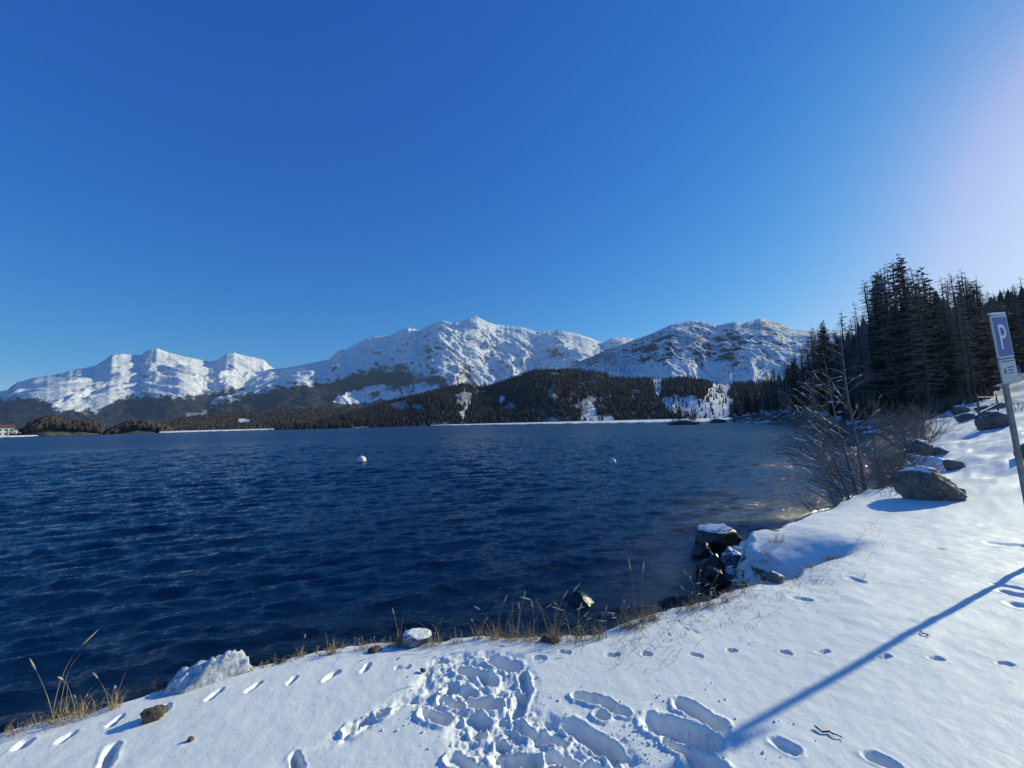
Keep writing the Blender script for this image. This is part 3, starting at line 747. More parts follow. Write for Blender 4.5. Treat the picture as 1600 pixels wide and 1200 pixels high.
# ------------------------------------------------------------ tree builders
def larch_meshes(seed, dense=1.0, needle=False):
    """unit tree of height 1 scaled by 20 m; trunk and crown meshes"""
    rr = random.Random(seed); Ht = 20.0
    tr = MB(); lean = (rr.uniform(-.3, .3), rr.uniform(-.3, .3))
    ax = lambda z: Vector((lean[0] * (z / Ht) ** 2 + .07 * math.sin(z * .7 + seed), lean[1] * (z / Ht) ** 2 + .07 * math.cos(z * .5 + seed), z))
    zs = [-.6, .3, 2, 5, 8, 11, 14, 16.5, 18.5, 20]
    tr.tube([ax(z) for z in zs], [.34, .27, .22, .19, .16, .13, .09, .06, .035, .01], 6)
    cr = MB(); z = Ht * (.12 if needle else .18) ; 
    while z < Ht * .985:
        f = (z / Ht)
        Lmax = (2.7 if needle else 2.7) * (1 - f) ** .75 * (1 if f > .3 else .55 + 1.5 * (f if needle else f)) + .25
        nb = rr.choice((3, 4, 5)) if needle else rr.choice((2, 3, 4))
        a0 = rr.random() * 6.28
        for b in range(nb):
            a = a0 + 2 * math.pi * b / nb + rr.uniform(-.4, .4); L = Lmax * rr.uniform(.45, 1.08)
            if rr.random() < .08: continue
            d = Vector((math.cos(a), math.sin(a), 0)); base = ax(z + rr.uniform(-.35, .35))
            dr = rr.uniform(-.15, .42) * L * (1.2 if needle else 1.0) * (1 - f * .9)
            pts = [base, base + d * (L * .4) + Vector((0, 0, -dr * .55)), base + d * (L * .75) + Vector((0, 0, -dr * .85)), base + d * L + Vector((0, 0, -dr * .7 + .06 * L))]
            if not needle: cr.tube(pts, [.045 * (1 - f) + .018, .03, .018, .007], 3)
            side = d.cross(Vector((0, 0, 1)))
            nt_ = int((7 if needle else 13) * dense * (.35 + L / 3.2)) + 2
            for q in range(nt_):
                s_ = (q + rr.random()) / nt_ * .92 + .08
                k = min(2, int(s_ * 3)); u = s_ * 3 - k; p = Vector(pts[k]).lerp(Vector(pts[k + 1]), u)
                sg = 1 if q % 2 else -1
                if needle:
                    l = L * rr.uniform(.18, .36) * (1.1 - s_ * .5) + .12
                    tip = p + d * (l * .6) + side * (sg * l * .8) + Vector((0, 0, -l * rr.uniform(.1, .55)))
                    w = .20 * l + .05
                    cr.poly([p - d * w, p + d * w + Vector((0, 0, .04)), tip, p + side * (sg * l * .3) + Vector((0, 0, -l * .45))], [(0, 1, 2), (0, 2, 3)])
                else:
                    l = rr.uniform(.25, .75) * (1.15 - s_ * .4) * (.5 + L / 4)
                    tip = p + d * (l * rr.uniform(.2, .7)) + side * (sg * l * rr.uniform(.3, .9)) + Vector((0, 0, l * rr.uniform(-.65, .25)))
                    w = .019
                    cr.poly([p + Vector((0, 0, w)), p - Vector((0, 0, w)), tip], [(0, 1, 2)])
                    md = p.lerp(tip, .55); tip2 = md + d * (l * .25) + side * (-sg * l * .25) + Vector((0, 0, -l * rr.uniform(0, .45)))
                    cr.poly([md + Vector((0, 0, w * .8)), md - Vector((0, 0, w * .8)), tip2], [(0, 1, 2)])
        z += rr.uniform(.16, .60) * (1.1 if needle else 1.0)
    bark = M['bark']
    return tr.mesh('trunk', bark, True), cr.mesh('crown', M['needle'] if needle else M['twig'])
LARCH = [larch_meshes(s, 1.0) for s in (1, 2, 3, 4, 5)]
SPRUCE = [larch_meshes(s, 1.15, True) for s in (11, 12, 13)]
def place_tree(kind, x, y, z, h, label, group, cat='tree', name=None, fat=1.0):
    tr, cr = random.choice(LARCH if kind == 'larch' else SPRUCE)
    o = empty(name or (kind + '_tree'), (x, y, z), random.random() * 6.28)
    s = h / 20.0; w = s * random.uniform(.85, 1.2) * fat
    o.scale = (w, w, s)
    tag(o, label, cat, group)
    link(bpy.data.objects.new('trunk', tr), o); link(bpy.data.objects.new('crown', cr), o)
    return o
TOPS = [(1142, 616), (1160, 602), (1175, 594), (1195, 578), (1215, 564), (1235, 550), (1255, 530), (1268, 507), (1285, 500), (1298, 512), (1312, 484), (1324, 500), (1335, 472), (1350, 438), (1362, 424), (1385, 408), (1405, 397), (1425, 415), (1440, 418), (1455, 442), (1470, 432), (1490, 425), (1505, 422), (1525, 432), (1540, 444), (1560, 438), (1590, 428), (1620, 430), (1700, 420)]
DEP = [(1140, 236), (1170, 212), (1200, 178), (1250, 126), (1300, 92), (1350, 74), (1400, 66), (1450, 62), (1500, 66), (1540, 84), (1600, 125), (1700, 150)]
def tops(px): return np.interp(px, [a for a, b in TOPS], [b for a, b in TOPS])
def dep(px): return np.interp(px, [a for a, b in DEP], [b for a, b in DEP])
def wood_tree(px, top, r, kind, label, group):
    x, y, zt = at_depth(px, top, r)
    sd = float(shore_sd(np.array([x]), np.array([y]))[0])
    n = 0
    while sd < .8 and n < 30:
        r *= 1.04; x, y, zt = at_depth(px, top, r); sd = float(shore_sd(np.array([x]), np.array([y]))[0]); n += 1
    g = gh1(x, y); h = zt - g
    if h < 2.5: return
    h = min(h, 27)
    place_tree(kind, x, y, g, h, label, group)
ZONES = [(1130, 1205, 'on the snowy rocky point', 'trees on the rocky point'), (1205, 1255, 'just inland of the rocky point', 'trees inland of the rocky point'),
         (1255, 1300, 'in the low stretch behind the young tree', 'trees behind the young tree'), (1300, 1345, 'where the wood steps up in height', 'trees where the wood steps up'),
         (1345, 1395, 'on the lake side of the tallest group', 'trees on the lake side of the tallest group'), (1395, 1445, 'in the middle of the tallest group', 'trees in the middle of the tallest group'),
         (1445, 1500, 'above the snow-capped boulders', 'trees above the boulders'), (1500, 1550, 'above the fence posts', 'trees above the fence posts'), (1550, 1800, 'behind the parking sign', 'trees behind the parking sign')]
def zone(px, kind, row=None):
    for a, b, w, g in ZONES:
        if a <= px < b or b == 1800:
            n_ = 'bare brown larch' if kind == 'larch' else 'dark green spruce'
            q = {None: ' reaching the skyline', 0: ' in the front row', 1: ' in the second row', 2: ' deep in the wood'}[row]
            return n_ + q + ' ' + w, g + {None: ', skyline', 0: ', front row', 1: ', second row', 2: ', deep'}[row]
# skyline trees first: each named peak of the outline
NAMED = [(1268, 507, 'larch', 'leftmost of the two bare larches on the skyline above the young tree'), (1285, 500, 'spruce', 'dark spruce beside the two skyline larches above the young tree'),
         (1312, 482, 'larch', 'lone spire-shaped larch rising in the dip before the tallest trees'), (1335, 470, 'larch', 'larch on the first shoulder up towards the tallest trees'),
         (1350, 436, 'larch', 'larch at the steep lake-side edge of the tallest group'), (1362, 424, 'larch', 'second larch in from the lake-side edge of the tallest group'),
         (1376, 414, 'larch', 'larch leaning in just left of the highest conifer'), (1405, 396, 'spruce', 'highest tree of the wood, a dark broad conifer'), (1425, 414, 'larch', 'bare larch immediately right of the highest conifer'),
         (1438, 416, 'spruce', 'pointed spruce two trees right of the highest conifer'), (1470, 430, 'larch', 'larch at the start of the lower skyline right of the tallest group'), (1488, 425, 'larch', 'left one of the twin larches on the lower right skyline'),
         (1505, 421, 'larch', 'right one of the twin larches on the lower right skyline'), (1240, 546, 'larch', 'larch marking the middle of the rising low skyline'), (1196, 577, 'larch', 'small larch on the skyline nearest the snow gully')]
for px, py, kind, lab in NAMED: wood_tree(px, py, dep(px), kind, lab, None)
for px, py in ((1390, 404), (1522, 430), (1255, 530), (1176, 592), (1300, 510)):
    l, g = zone(px, 'larch'); wood_tree(px, py, dep(px), 'larch', l, g)
for i in range(215):
    px = 1138 + (1720 - 1138) * random.random() ** 1.0
    b = random.random(); top = tops(px) + abs(random.gauss(0, 1)) * (10 + 22 * b) * (640 - tops(px)) / 200 + 2
    r = dep(px) * (.93 + .55 * b)
    kind = 'spruce' if random.random() < (.10 if px > 1330 else .28) else 'larch'
    l, g = zone(px, kind, 0 if b < .25 else 1 if b < .6 else 2); wood_tree(px, top, r, kind, l, g)
# depth of the wood behind them
n = 3600
az = azp(1150) + (azp(2050) - azp(1150)) * RNG.random(n); pxs = 800 + FPX * np.tan(az)
r = np.clip(dep(pxs), 60, 400) * (1.25 + 3.2 * RNG.random(n))
x = r * np.sin(az); y = r * np.cos(az); sdv = shore_sd(x, y); g = ground_h(x, y, sdv)
ppx, ppy = project(x, y, g); ht = 9 + 9 * RNG.random(n)
tpx, tpy = project(x, y, g + ht)
k = (sdv > 3) & (tpy > tops(np.clip(tpx, 1142, 1700)) + 6)
pts = np.stack([x, y, g - .3], -1)[k]
kk = RNG.random(len(pts)) < .5
scatter('forest', pts[kk], ht[k][kk], T_mid, M['needle'], 'dense conifers filling the depth of the wood on the right shore')
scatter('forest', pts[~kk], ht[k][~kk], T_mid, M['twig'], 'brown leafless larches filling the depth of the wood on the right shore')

# ------------------------------------------------------------ rocks
def rock_mesh(seed, sub=4, cuts=11, rough=.18, fine=.055, popcorn=0.0):
    import bmesh
    bm = bmesh.new(); bmesh.ops.create_icosphere(bm, subdivisions=sub, radius=1)
    rr = random.Random(seed); off = Vector((seed * 3.7, seed * 1.3, -seed * 2.1))
    planes = []
    for i in range(cuts):
        d = Vector((rr.gauss(0, 1), rr.gauss(0, 1), rr.gauss(.2, .8))).normalized(); planes.append((d, rr.uniform(.62, .9)))
    for v in bm.verts:
        p = v.co.copy()
        p *= 1 + rough * mnoise.noise(p * 1.4 + off)
        for d, c in planes:
            e = p.dot(d) - c
            if e > 0: p -= d * e * .88
        p *= 1 + rough * .5 * mnoise.noise(p * 3.5 + off) + fine * mnoise.noise(p * 11 + off)
        if popcorn: p *= 1 + popcorn * abs(mnoise.noise(p * 16 + off))
        v.co = p
    me = bpy.data.meshes.new('rock'); bm.to_mesh(me); bm.free()
    me.polygons.foreach_set('use_smooth', [True] * len(me.polygons)); me.update()
    return me
def rock(px, py, wpx, hpx, mat, label, seed, name='boulder', cat='boulder', dep_=1.0, sink=.35, water=False, sub=4, rz=None, rr=None, taper=0, **kw):
    """centre-bottom pixel, apparent width and height in photo pixels"""
    if rr: x, y, _ = at_depth(px, py, rr); g = WATER if water else gh1(x, y)
    elif water: x, y = on_plane(px, py, WATER); g = WATER
    else: x, y, g = hit(px, py)
    c = x * Fw[0] + y * Fw[1]
    w = wpx / FPX * c / 2 / max(1, math.sqrt(1 + (x / y) ** 2) * .93); h = hpx / FPX * c
    me = rock_mesh(seed, sub, **kw); me.materials.append(M[mat])
    az = math.atan2(x, y)
    # dimensions after the random cuts
    co = np.array([v.co[:] for v in me.vertices]); lo, hi = co.min(0), co.max(0); sz = hi - lo; ce = (hi + lo) / 2
    W, D, Hh_ = 2 * w, 2 * w * .75 * dep_, h / (1 - sink)
    co = (co - ce) / sz * np.array([W, D, Hh_]); co[:, 2] += Hh_ * (.5 - sink)
    if taper: co[:, 0] *= 1 + taper * (.5 - (co[:, 2] - co[:, 2].min()) / Hh_)
    if rz is not None: 
        c_, s_ = math.cos(rz), math.sin(rz); co[:, 0], co[:, 2] = co[:, 0] * c_ - co[:, 2] * s_, co[:, 0] * s_ + co[:, 2] * c_
    me.vertices.foreach_set('co', co.astype(np.float32).ravel()); me.update()
    o = link(bpy.data.objects.new(name, me)); k = 1 + D / 2 / math.hypot(x, y) * .8
    o.location = (x * k, y * k, g); o.rotation_euler = (0, 0, -az)
    return tag(o, label, cat)
rock(284, 1240, 225, 222, 'rock_frost', 'white rock crusted in frozen spray at the lower left shore', 3, sink=.10, dep_=.75, sub=5, popcorn=.10, rz=R(-12), taper=.75, water=True, rr=3.28)
rock(318, 1064, 62, 16, 'rock_green', 'grey stone half buried in snow against the frosted white rock', 4, name='stone', cat='stone', sink=.4)
rock(1125, 862, 72, 34, 'rock_dark', 'black rock with a snowy top standing in the water', 5, water=True, sink=.25, dep_=1.1)
rock(1098, 872, 34, 22, 'rock_wet', 'low black rock at the foot of the snowy black rock', 6, water=True, sink=.3)
rock(1190, 900, 54, 50, 'rock_ice', 'tall iced rock below the snow bank in the little cove', 7, water=True, sink=.2, dep_=.9, sub=5, fine=.12, rough=.3)
rock(1152, 905, 50, 42, 'rock_ice', 'iced rock in the middle of the cove with a white crest', 8, water=True, sink=.2, sub=5, fine=.12, rough=.3)
rock(1112, 905, 46, 36, 'rock_wet', 'dark wet rock at the outer end of the iced rocks', 9, water=True, sink=.25, fine=.1)
cr_ = random.Random(44)
for i in range(13):
    u = cr_.random(); px_ = 1098 + 118 * u; w_ = cr_.uniform(20, 42)
    rock(px_, 880 + 38 * cr_.random() - 6 * u, w_, w_ * cr_.uniform(.5, .95), 'rock_ice' if u > .3 else 'rock_wet', 'ragged wet and ice-glazed rock heaped in the little cove', 80 + i, water=True, sink=.2, fine=.12, rough=.32)['group'] = 'rocks heaped in the cove'
rock(1212, 912, 28, 14, 'rock_green', 'small lichen-covered stone on the near lip of the cove', 13, name='stone', cat='stone')
rock(1283, 806, 52, 30, 'rock_green', 'pointed grey green rock leaning at the bank below the sapling', 14, rz=R(-14), rr=7.9*1.25)
rock(1448, 782, 112, 50, 'rock', 'large brown boulder with a snow cap on the open snow', 15, sink=.28, sub=5, rz=R(-9), dep_=.7)
rock(1494, 776, 30, 14, 'rock', 'small stone tucked at the right foot of the large brown boulder', 16, name='stone', cat='stone')
rock(1452, 737, 62, 22, 'snowy', 'rounded rock fully covered in snow behind the large brown boulder', 17)
rock(1492, 733, 34, 14, 'rock', 'low rock right of the snow-covered one', 18)
rock(1441, 716, 40, 26, 'rock', 'dark rock by the brush above the snow-covered one', 19)
rock(1468, 712, 30, 12, 'rock', 'flat rock in the broken snow above the bank', 29)
rock(1556, 671, 62, 30, 'rock', 'dark humped boulder beside the sign post', 20, sink=.3, sub=5, dep_=.8)
rock(1510, 658, 36, 13, 'rock', 'flat dark rock left of the humped boulder', 21)
rock(1502, 647, 30, 14, 'rock', 'snow-capped rock just above the flat dark rock', 22)
rock(1540, 642, 36, 9, 'rock', 'long low rock behind the first fence post', 23)
rock(1562, 638, 26, 7, 'rock', 'small low rock between the two far fence posts', 24)
rock(1602, 716, 34, 22, 'rock', 'rock at the right edge below the sign post', 25)
rock(240, 1130, 40, 17, 'rock_brown', 'brown clod lying on the snow near the frosted rock', 31, name='clod', cat='clod', rough=.3, fine=.12, sink=.2)
rock(297, 1161, 11, 6, 'rock_brown', 'tiny brown clod below the bigger one', 32, name='clod', cat='clod', sub=3)
rock(585, 1022, 21, 6, 'rock_brown', 'flat brown stone at the snow edge left of centre', 33, name='stone', cat='stone', sub=3)
rock(440, 1037, 13, 4, 'rock_brown', 'flat brown stone at the snow edge right of the frosted rock', 34, name='stone', cat='stone', sub=3)
rock(661, 1050, 9, 5, 'rock_dark', 'small dark stone on the rim of the trodden snow', 35, name='stone', cat='stone', sub=3)
rock(853, 1004, 17, 8, 'rock_brown', 'brown clod at the foot of the tall grass', 36, name='clod', cat='clod', sub=3, rough=.3)
rock(868, 1006, 14, 9, 'rock_brown', 'second brown clod right beside it under the tall grass', 37, name='clod', cat='clod', sub=3, rough=.3)
rock(905, 950, 66, 16, 'rock_wet', 'dark rock awash in the water behind the tall grass', 38, water=True, sink=.6)
rock(1062, 950, 60, 14, 'rock_wet', 'dark flat rock awash left of the cove', 39, water=True, sink=.6)
rock(652, 1010, 44, 20, 'rock_ice', 'small ice-glazed stone in the grass at the water edge', 40, name='stone', cat='stone', sink=.3, popcorn=.2, rr=3.16, water=False)
# snowy rocks of the far point
fr = random.Random(3)
for i in range(26):
    px = 1146 + 90 * fr.random(); py = 640 + 26 * fr.random()
    r_ = float(dep(px)) * .93 + (668 - py) * .8
    rock(px, py, 8 + 10 * fr.random(), 5 + 4 * fr.random(), 'rock', 'snow-capped boulder among the rocks of the wooded point', 50 + i % 5, sub=3, rr=r_, sink=.3)['group'] = 'boulders of the rocky point'
for i in range(16):
    px = 1212 + 90 * fr.random(); py = 668
    rock(px, py, 10 + 10 * fr.random(), 5 + 4 * fr.random(), 'rock', 'snow-dusted boulder on the shore under the wood', 50 + i % 5, sub=3, rr=float(dep(px)) * (.9 + .05 * fr.random()), sink=.3)['group'] = 'boulders under the wood'
# rocks along the dark shore between point and near bank
for i in range(22):
    k = 27 + int(6 * fr.random()); a = SH[-17 + i % 7]; b = SH[-16 + i % 7]; u = fr.random(); p = a * (1 - u) + b * u
    r_ = math.hypot(*p)
    if r_ < 17: continue
    me_px, me_py = project(p[0], p[1], -.6)
    w_ = (0.5 + .9 * fr.random()) / r_ * FPX
    rock(float(me_px), float(me_py), w_, w_ * .5, 'rock', 'snow-dusted stone on the brushy shore behind the sapling', 60 + i % 5, sub=3, rr=r_ * (1 + .02 * fr.random()), sink=.35, name='stone', cat='stone')['group'] = 'stones on the brushy shore'

# islet with its few trees, and the low islet next to it
o = rock(1068, 664, 50, 9, 'rock', 'small dark rocky islet with a few bare trees', 70, name='islet', cat='islet', water=True, rr=165, sink=.35, dep_=.7, sub=4)
for i, (px, top) in enumerate([(1052, 648), (1057, 642), (1061, 637), (1066, 646), (1071, 648), (1078, 645), (1082, 639), (1086, 648)]):
    x, y, zt = at_depth(px, top, 168 + (i % 3) * 2)
    lab = {2: 'tallest tree on the left half of the small rocky islet', 6: 'tallest tree on the right half of the small rocky islet'}.get(i, 'short tree on the small rocky islet')
    place_tree('larch' if i % 3 == 1 else 'spruce', x, y, WATER + .3, zt - WATER + .3, lab, None if i in (2, 6) else 'short trees on the islet', fat=1.9)
rock(1121, 661, 24, 7, 'rock', 'low dark islet right of the islet with trees', 71, name='islet', cat='islet', water=True, rr=205, sink=.3, dep_=.7)
for px, top in ((1110, 650), (1116, 647)):
    x, y, zt = at_depth(px, top, 215); place_tree('spruce', x, y, WATER, zt - WATER, 'small tree beside the low dark islet', 'trees beside the low islet', fat=1.8)

# ------------------------------------------------------------ shrubs and saplings
def shrub_mesh(seed, stems=16, h=1.0, spread=.7, depth=3, rad=.012, kids=4, up=.75):
    rr = random.Random(seed); mb = MB()
    def grow(p, d, L, r, lv):
        pts = [p]; q = p; dd = d
        for i in range(3):
            dd = (dd + Vector((rr.gauss(0, .14), rr.gauss(0, .14), rr.gauss(.03, .08)))).normalized(); q = q + dd * (L / 3); pts.append(q)
        mb.tube(pts, [r, r * .8, r * .55, r * .25], 3)
        if lv > 0:
            for k in range(kids):
                s_ = rr.uniform(.25, .98); j = min(2, int(s_ * 3)); b = Vector(pts[j]).lerp(Vector(pts[j + 1]), s_ * 3 - j)
                nd_ = (dd + Vector((rr.gauss(0, .6), rr.gauss(0, .6), rr.gauss(.2, .3)))).normalized()
                grow(b, nd_, L * rr.uniform(.35, .6), r * .5, lv - 1)
    for i in range(stems):
        a = rr.random() * 6.28; t_ = rr.random() * spread
        d = Vector((math.cos(a) * t_, math.sin(a) * t_, up)).normalized()
        grow(Vector((math.cos(a) * .1, math.sin(a) * .1, -.08)), d, h * rr.uniform(.5, 1), rad, depth - 1)
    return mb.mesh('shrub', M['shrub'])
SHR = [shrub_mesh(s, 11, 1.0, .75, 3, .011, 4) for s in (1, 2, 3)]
sb = random.Random(12)
def put_shrub(x, y, h, label, group):
    o = link(bpy.data.objects.new('shrub', sb.choice(SHR))); z = max(gh1(x, y), WATER)
    o.location = (x, y, z); o.scale = (h * 1.1, h * 1.1, h); o.rotation_euler = (0, 0, sb.random() * 6.28)
    return tag(o, label, 'shrub', group)
for i in range(52):       # brush along the shore behind the sapling
    r_ = 11.5 + 34 * sb.random() ** 1.3; i0 = np.interp(r_, np.hypot(SH[22:, 0], SH[22:, 1]), np.arange(22, len(SH)))
    k = int(i0); u = i0 - k; p = SH[k] * (1 - u) + SH[min(k + 1, len(SH) - 1)] * u
    j = sb.uniform(-.2, .9) * (1 + r_ * .05)
    qx, qy = p[0] + j * .7, p[1] - j * .3
    if float(project(qx, qy, 0.)[0]) > 1436: continue
    put_shrub(qx, qy, sb.uniform(.55, 1.05) * (1 + r_ * .03), 'leafless shrub in the part of the shore thicket ' + ('just behind the young tree' if r_ < 17 else 'half way to the wood' if r_ < 28 else 'at the foot of the wood'), 'shrubs of the shore thicket, ' + ('near' if r_ < 17 else 'middle' if r_ < 28 else 'far'))
for i in range(10):
    px = 1436 + 110 * sb.random(); x, y, z = hit(px, 655 - (px - 1436) * .33 + 3 * sb.random())
    put_shrub(x, y, sb.uniform(.8, 1.5) * (.5 + math.hypot(x, y) / 60), 'brown shrub where the snow slope meets the wood', 'shrubs at the top of the snow slope')
x, y, z = hit(1453, 686); put_shrub(x, y, 1.5, 'small spindly sapling-like shrub alone on the snow slope', None)
x, y, z = hit(1590, 640); put_shrub(x, y, .9, 'low shrub at the far end of the fence', None)

# young bare tree at the water edge with snow on its boughs
def young_tree(px, py, r, stems, label, seed, side=-1, nb=26, name='young_tree'):
    x, y, _ = at_depth(px, py, r); z = max(gh1(x, y), WATER - .1)
    root = empty(name, (x, y, z)); tag(root, label, 'tree')
    rr = random.Random(seed); rx = Vector((math.cos(math.atan2(x, y)), -math.sin(math.atan2(x, y)), 0)); ry = Vector((-rx.y, rx.x, 0))
    for si, (ox, topx, hgt, rad) in enumerate(stems):
        tb = MB(); n = 9; pts = []
        for i in range(n):
            t_ = i / (n - 1); pts.append(rx * (ox + (topx - ox) * t_ + .03 * math.sin(t_ * 7 + si)) + ry * (.05 * si + .03 * math.sin(5 * t_)) + Vector((0, 0, hgt * t_ - .15)))
        tb.tube(pts, [rad * (1 - .9 * i / (n - 1)) + .003 for i in range(n)], 7)
        tb.build('trunk', M['sapling'], root, True)
        br = MB(); sn = MB()
        for b in range(nb):
            t_ = .10 + .86 * (b + rr.random() * .6) / nb; k = min(n - 2, int(t_ * (n - 1))); p = Vector(pts[k]).lerp(Vector(pts[k + 1]), t_ * (n - 1) - k)
            sgn = side if rr.random() < .72 else -side
            L = (1.85 * (1 - t_) ** .6 + .2) * rr.uniform(.45, 1.1) * hgt / 4.2
            if sgn != side: L *= .6
            elv = R(rr.uniform(18, 52)) ; yaw = rr.uniform(-.9, .9)
            d = (rx * (sgn * math.cos(elv) * math.cos(yaw)) + ry * (math.cos(elv) * math.sin(yaw)) + Vector((0, 0, math.sin(elv))))
            q = [p]; dd = d
            for i in range(4): dd = (dd + Vector((rr.gauss(0, .16), rr.gauss(0, .16), rr.gauss(-.02, .16)))).normalized(); q.append(q[-1] + dd * (L / 4))
            r0_ = .010 * (1 - t_) + .006
            br.tube(q, [r0_, r0_ * .85, r0_ * .65, r0_ * .45, r0_ * .2], 4)
            for w in range(int(7 * L) + 4):
                s_ = rr.uniform(.2, 1); j = min(3, int(s_ * 4)); bb = Vector(q[j]).lerp(Vector(q[j + 1]), s_ * 4 - j)
                d2 = (dd + Vector((rr.gauss(0, .6), rr.gauss(0, .6), rr.gauss(.15, .4)))).normalized(); l2 = L * rr.uniform(.12, .35)
                e1 = bb + d2 * l2 * .5; e2 = e1 + (d2 + Vector((rr.gauss(0, .2), rr.gauss(0, .2), .1))).normalized() * l2 * .5
                br.tube([bb, e1, e2], [r0_ * .45, r0_ * .32, .0015], 3)
            if rr.random() < .5:       # snow lying on the upper side, in broken lengths
                for seg in range(2):
                    a_ = rr.uniform(.1, .8); b_ = min(1, a_ + rr.uniform(.1, .3)); ps = []
                    for u in np.linspace(a_, b_, 5):
                        j = min(3, int(u * 4)); ps.append(Vector(q[j]).lerp(Vector(q[j + 1]), u * 4 - j) + Vector((0, 0, r0_ * .9)))
                    R_ = [.002] + [r0_ * rr.uniform(.4, 1.15) for _ in range(3)] + [.002]
                    sn.tube(ps, R_, 5)
        br.build('branch', M['sapling'], root)['kind'] = 'stuff'
        if sn.v: sn.build('snow', M['snowy'], root, True)['kind'] = 'stuff'
    return root
young_tree(1352, 777, 12.6, [(0, -.15, 4.4, .045), (-.12, -.55, 4.0, .036), (-.22, -.95, 3.4, .028)], 'bare young tree with snow on its boughs leaning over the lake', 5, -1, 32)
young_tree(1330, 780, 12.0, [(0, -.7, 2.4, .022), (.1, -.3, 2.0, .018)], 'short many-stemmed sapling just left of the young tree', 9, -1, 12, 'sapling')
young_tree(1372, 768, 14.0, [(0, .1, 2.8, .025), (.2, .5, 2.0, .018)], 'short bare sapling just right of the young tree', 10, 1, 18, 'sapling')
for i in range(3):
    px = 1306 + 30 * i; x, y, _ = at_depth(px, 790 - 3 * i, 11.2 + .4 * i)
    put_shrub(x, y, .9 + .1 * i, 'low leafless shrub at the foot of the young tree', 'shrubs at the foot of the young tree')

# ------------------------------------------------------------ dry grass
def grass_tuft(px, py, hpx, n, spread, label, seed, heads=.3, arch=.35, group=None, lean=0.0, base='auto', fill=40, name='grass_tuft', off=.0):
    x, y = on_plane(px, py + 1, 0.0)
    ln = math.hypot(x, y); x += x / ln * off; y += y / ln * off; z = max(gh1(x, y), WATER - .02)
    c = (x * Fw[0] + y * Fw[1]); H = hpx / FPX * c
    root = empty(name, (x, y, z - .01)); tag(root, label, 'dry grass', group)
    rr = random.Random(seed); bl = MB(); sd2 = MB()
    def stalk(L, a, ar, r, head):
        p = Vector((rr.gauss(0, spread * .35), rr.gauss(0, spread * .25), 0)); d = Vector((math.cos(a) * .22 + lean, math.sin(a) * .22, 1)).normalized(); pts = [p]
        for i in range(6):
            d = (d + Vector((math.cos(a), math.sin(a), -.35)) * ar * (i / 5) ** 1.5 * .55 + Vector((rr.gauss(0, .03), rr.gauss(0, .03), 0))).normalized(); pts.append(pts[-1] + d * (L / 6))
        bl.tube(pts, [r, r, r * .9, r * .8, r * .6, r * .5, r * .25], 3)
        if head:
            e = pts[-1]; hl = min(.10, L * .22)
            d = (d + Vector((math.cos(a), math.sin(a), -.3)) * ar * .5).normalized()
            sd2.tube([e, e + d * hl * .3, e + d * hl * .7, e + d * hl], [.0015, .0045, .0035, .001], 5)
    for i in range(n):
        a = rr.random() * 6.28
        stalk(H * rr.uniform(.55, 1.05), a, rr.uniform(.1, 1) * arch * 2, .0016, rr.random() < heads)
    for i in range(fill):
        a = rr.random() * 6.28; L = min(.14, H * .5) * rr.uniform(.4, 1.1)
        stalk(L, a, rr.uniform(.5, 1.5), .0012, False)
    bl.build('blade', M['grass'], root)['kind'] = 'stuff'
    if sd2.v: sd2.build('seed_head', M['seed'], root, True)['kind'] = 'stuff'
    return root
G = grass_tuft
G(95, 1122, 105, 5, .14, 'tuft with one tall bent stalk at the lower left edge', 1, .5, .25, lean=-.15)
G(130, 1112, 40, 14, .10, 'tangled low tuft right of the tall bent stalk', 2, .1, .9)
G(178, 1100, 58, 4, .06, 'tuft with one straight upright stalk left of the frosted rock', 3, .4, .1)
G(20, 1142, 26, 14, .12, 'low dark tuft in the bottom left corner of the shore', 4, .1, .4)
G(470, 1020, 26, 3, .03, 'single thin stalk right of the frosted rock', 5, .6, .2, fill=8)
G(518, 1016, 34, 10, .05, 'small golden tuft at the snow edge, left of the flat brown stone', 6, .1, .4)
G(572, 1010, 26, 12, .14, 'wide low golden tuft above the flat brown stone', 7, .1, .5, fill=70)
G(622, 1006, 44, 7, .05, 'upright dark stemmed tuft left of the ice-glazed stone', 8, .3, .15)
G(680, 1002, 44, 8, .10, 'tuft arching right of the ice-glazed stone', 9, .3, .7)
G(715, 1000, 32, 8, .08, 'short straw tuft behind the trodden snow', 10, .2, .3)
G(748, 994, 36, 9, .07, 'short golden tuft behind the trodden snow', 11, .2, .3)
G(775, 994, 60, 5, .09, 'tuft leaning left in the middle of the shore', 12, .5, .3, lean=-.2)
G(800, 996, 64, 7, .10, 'upright tuft with several seed heads in the middle of the shore', 13, .6, .2)
G(828, 998, 62, 5, .10, 'thin tuft leaning right beside the tallest grass', 14, .5, .2, lean=.2)
G(866, 1001, 118, 8, .06, 'tallest grass clump with drooping pale seed heads', 15, .8, .3, fill=60)
G(905, 997, 66, 12, .12, 'spreading clump of arching stalks right of the tallest grass', 16, .6, .8)
G(935, 993, 46, 9, .10, 'low arching clump left of the thick brown clump', 17, .4, .8)
G(985, 976, 38, 24, .16, 'thick brown matted clump at the snow edge', 18, .1, .5, fill=160)
G(1002, 968, 88, 2, .03, 'one very straight tall stalk above the matted clump', 19, 1.0, .05, fill=30)
G(1020, 964, 30, 12, .10, 'matted clump continuing right of the straight stalk', 20, .2, .5, fill=90)
G(1078, 950, 46, 5, .10, 'thin pale stalks left of the arching seed heads', 21, .7, .3)
G(1105, 944, 66, 12, .13, 'clump with long arching seed heads against the dark cove', 22, .95, .9, fill=60, lean=.1)
G(1135, 936, 26, 5, .06, 'few short stalks at the lip of the cove', 23, .4, .4)
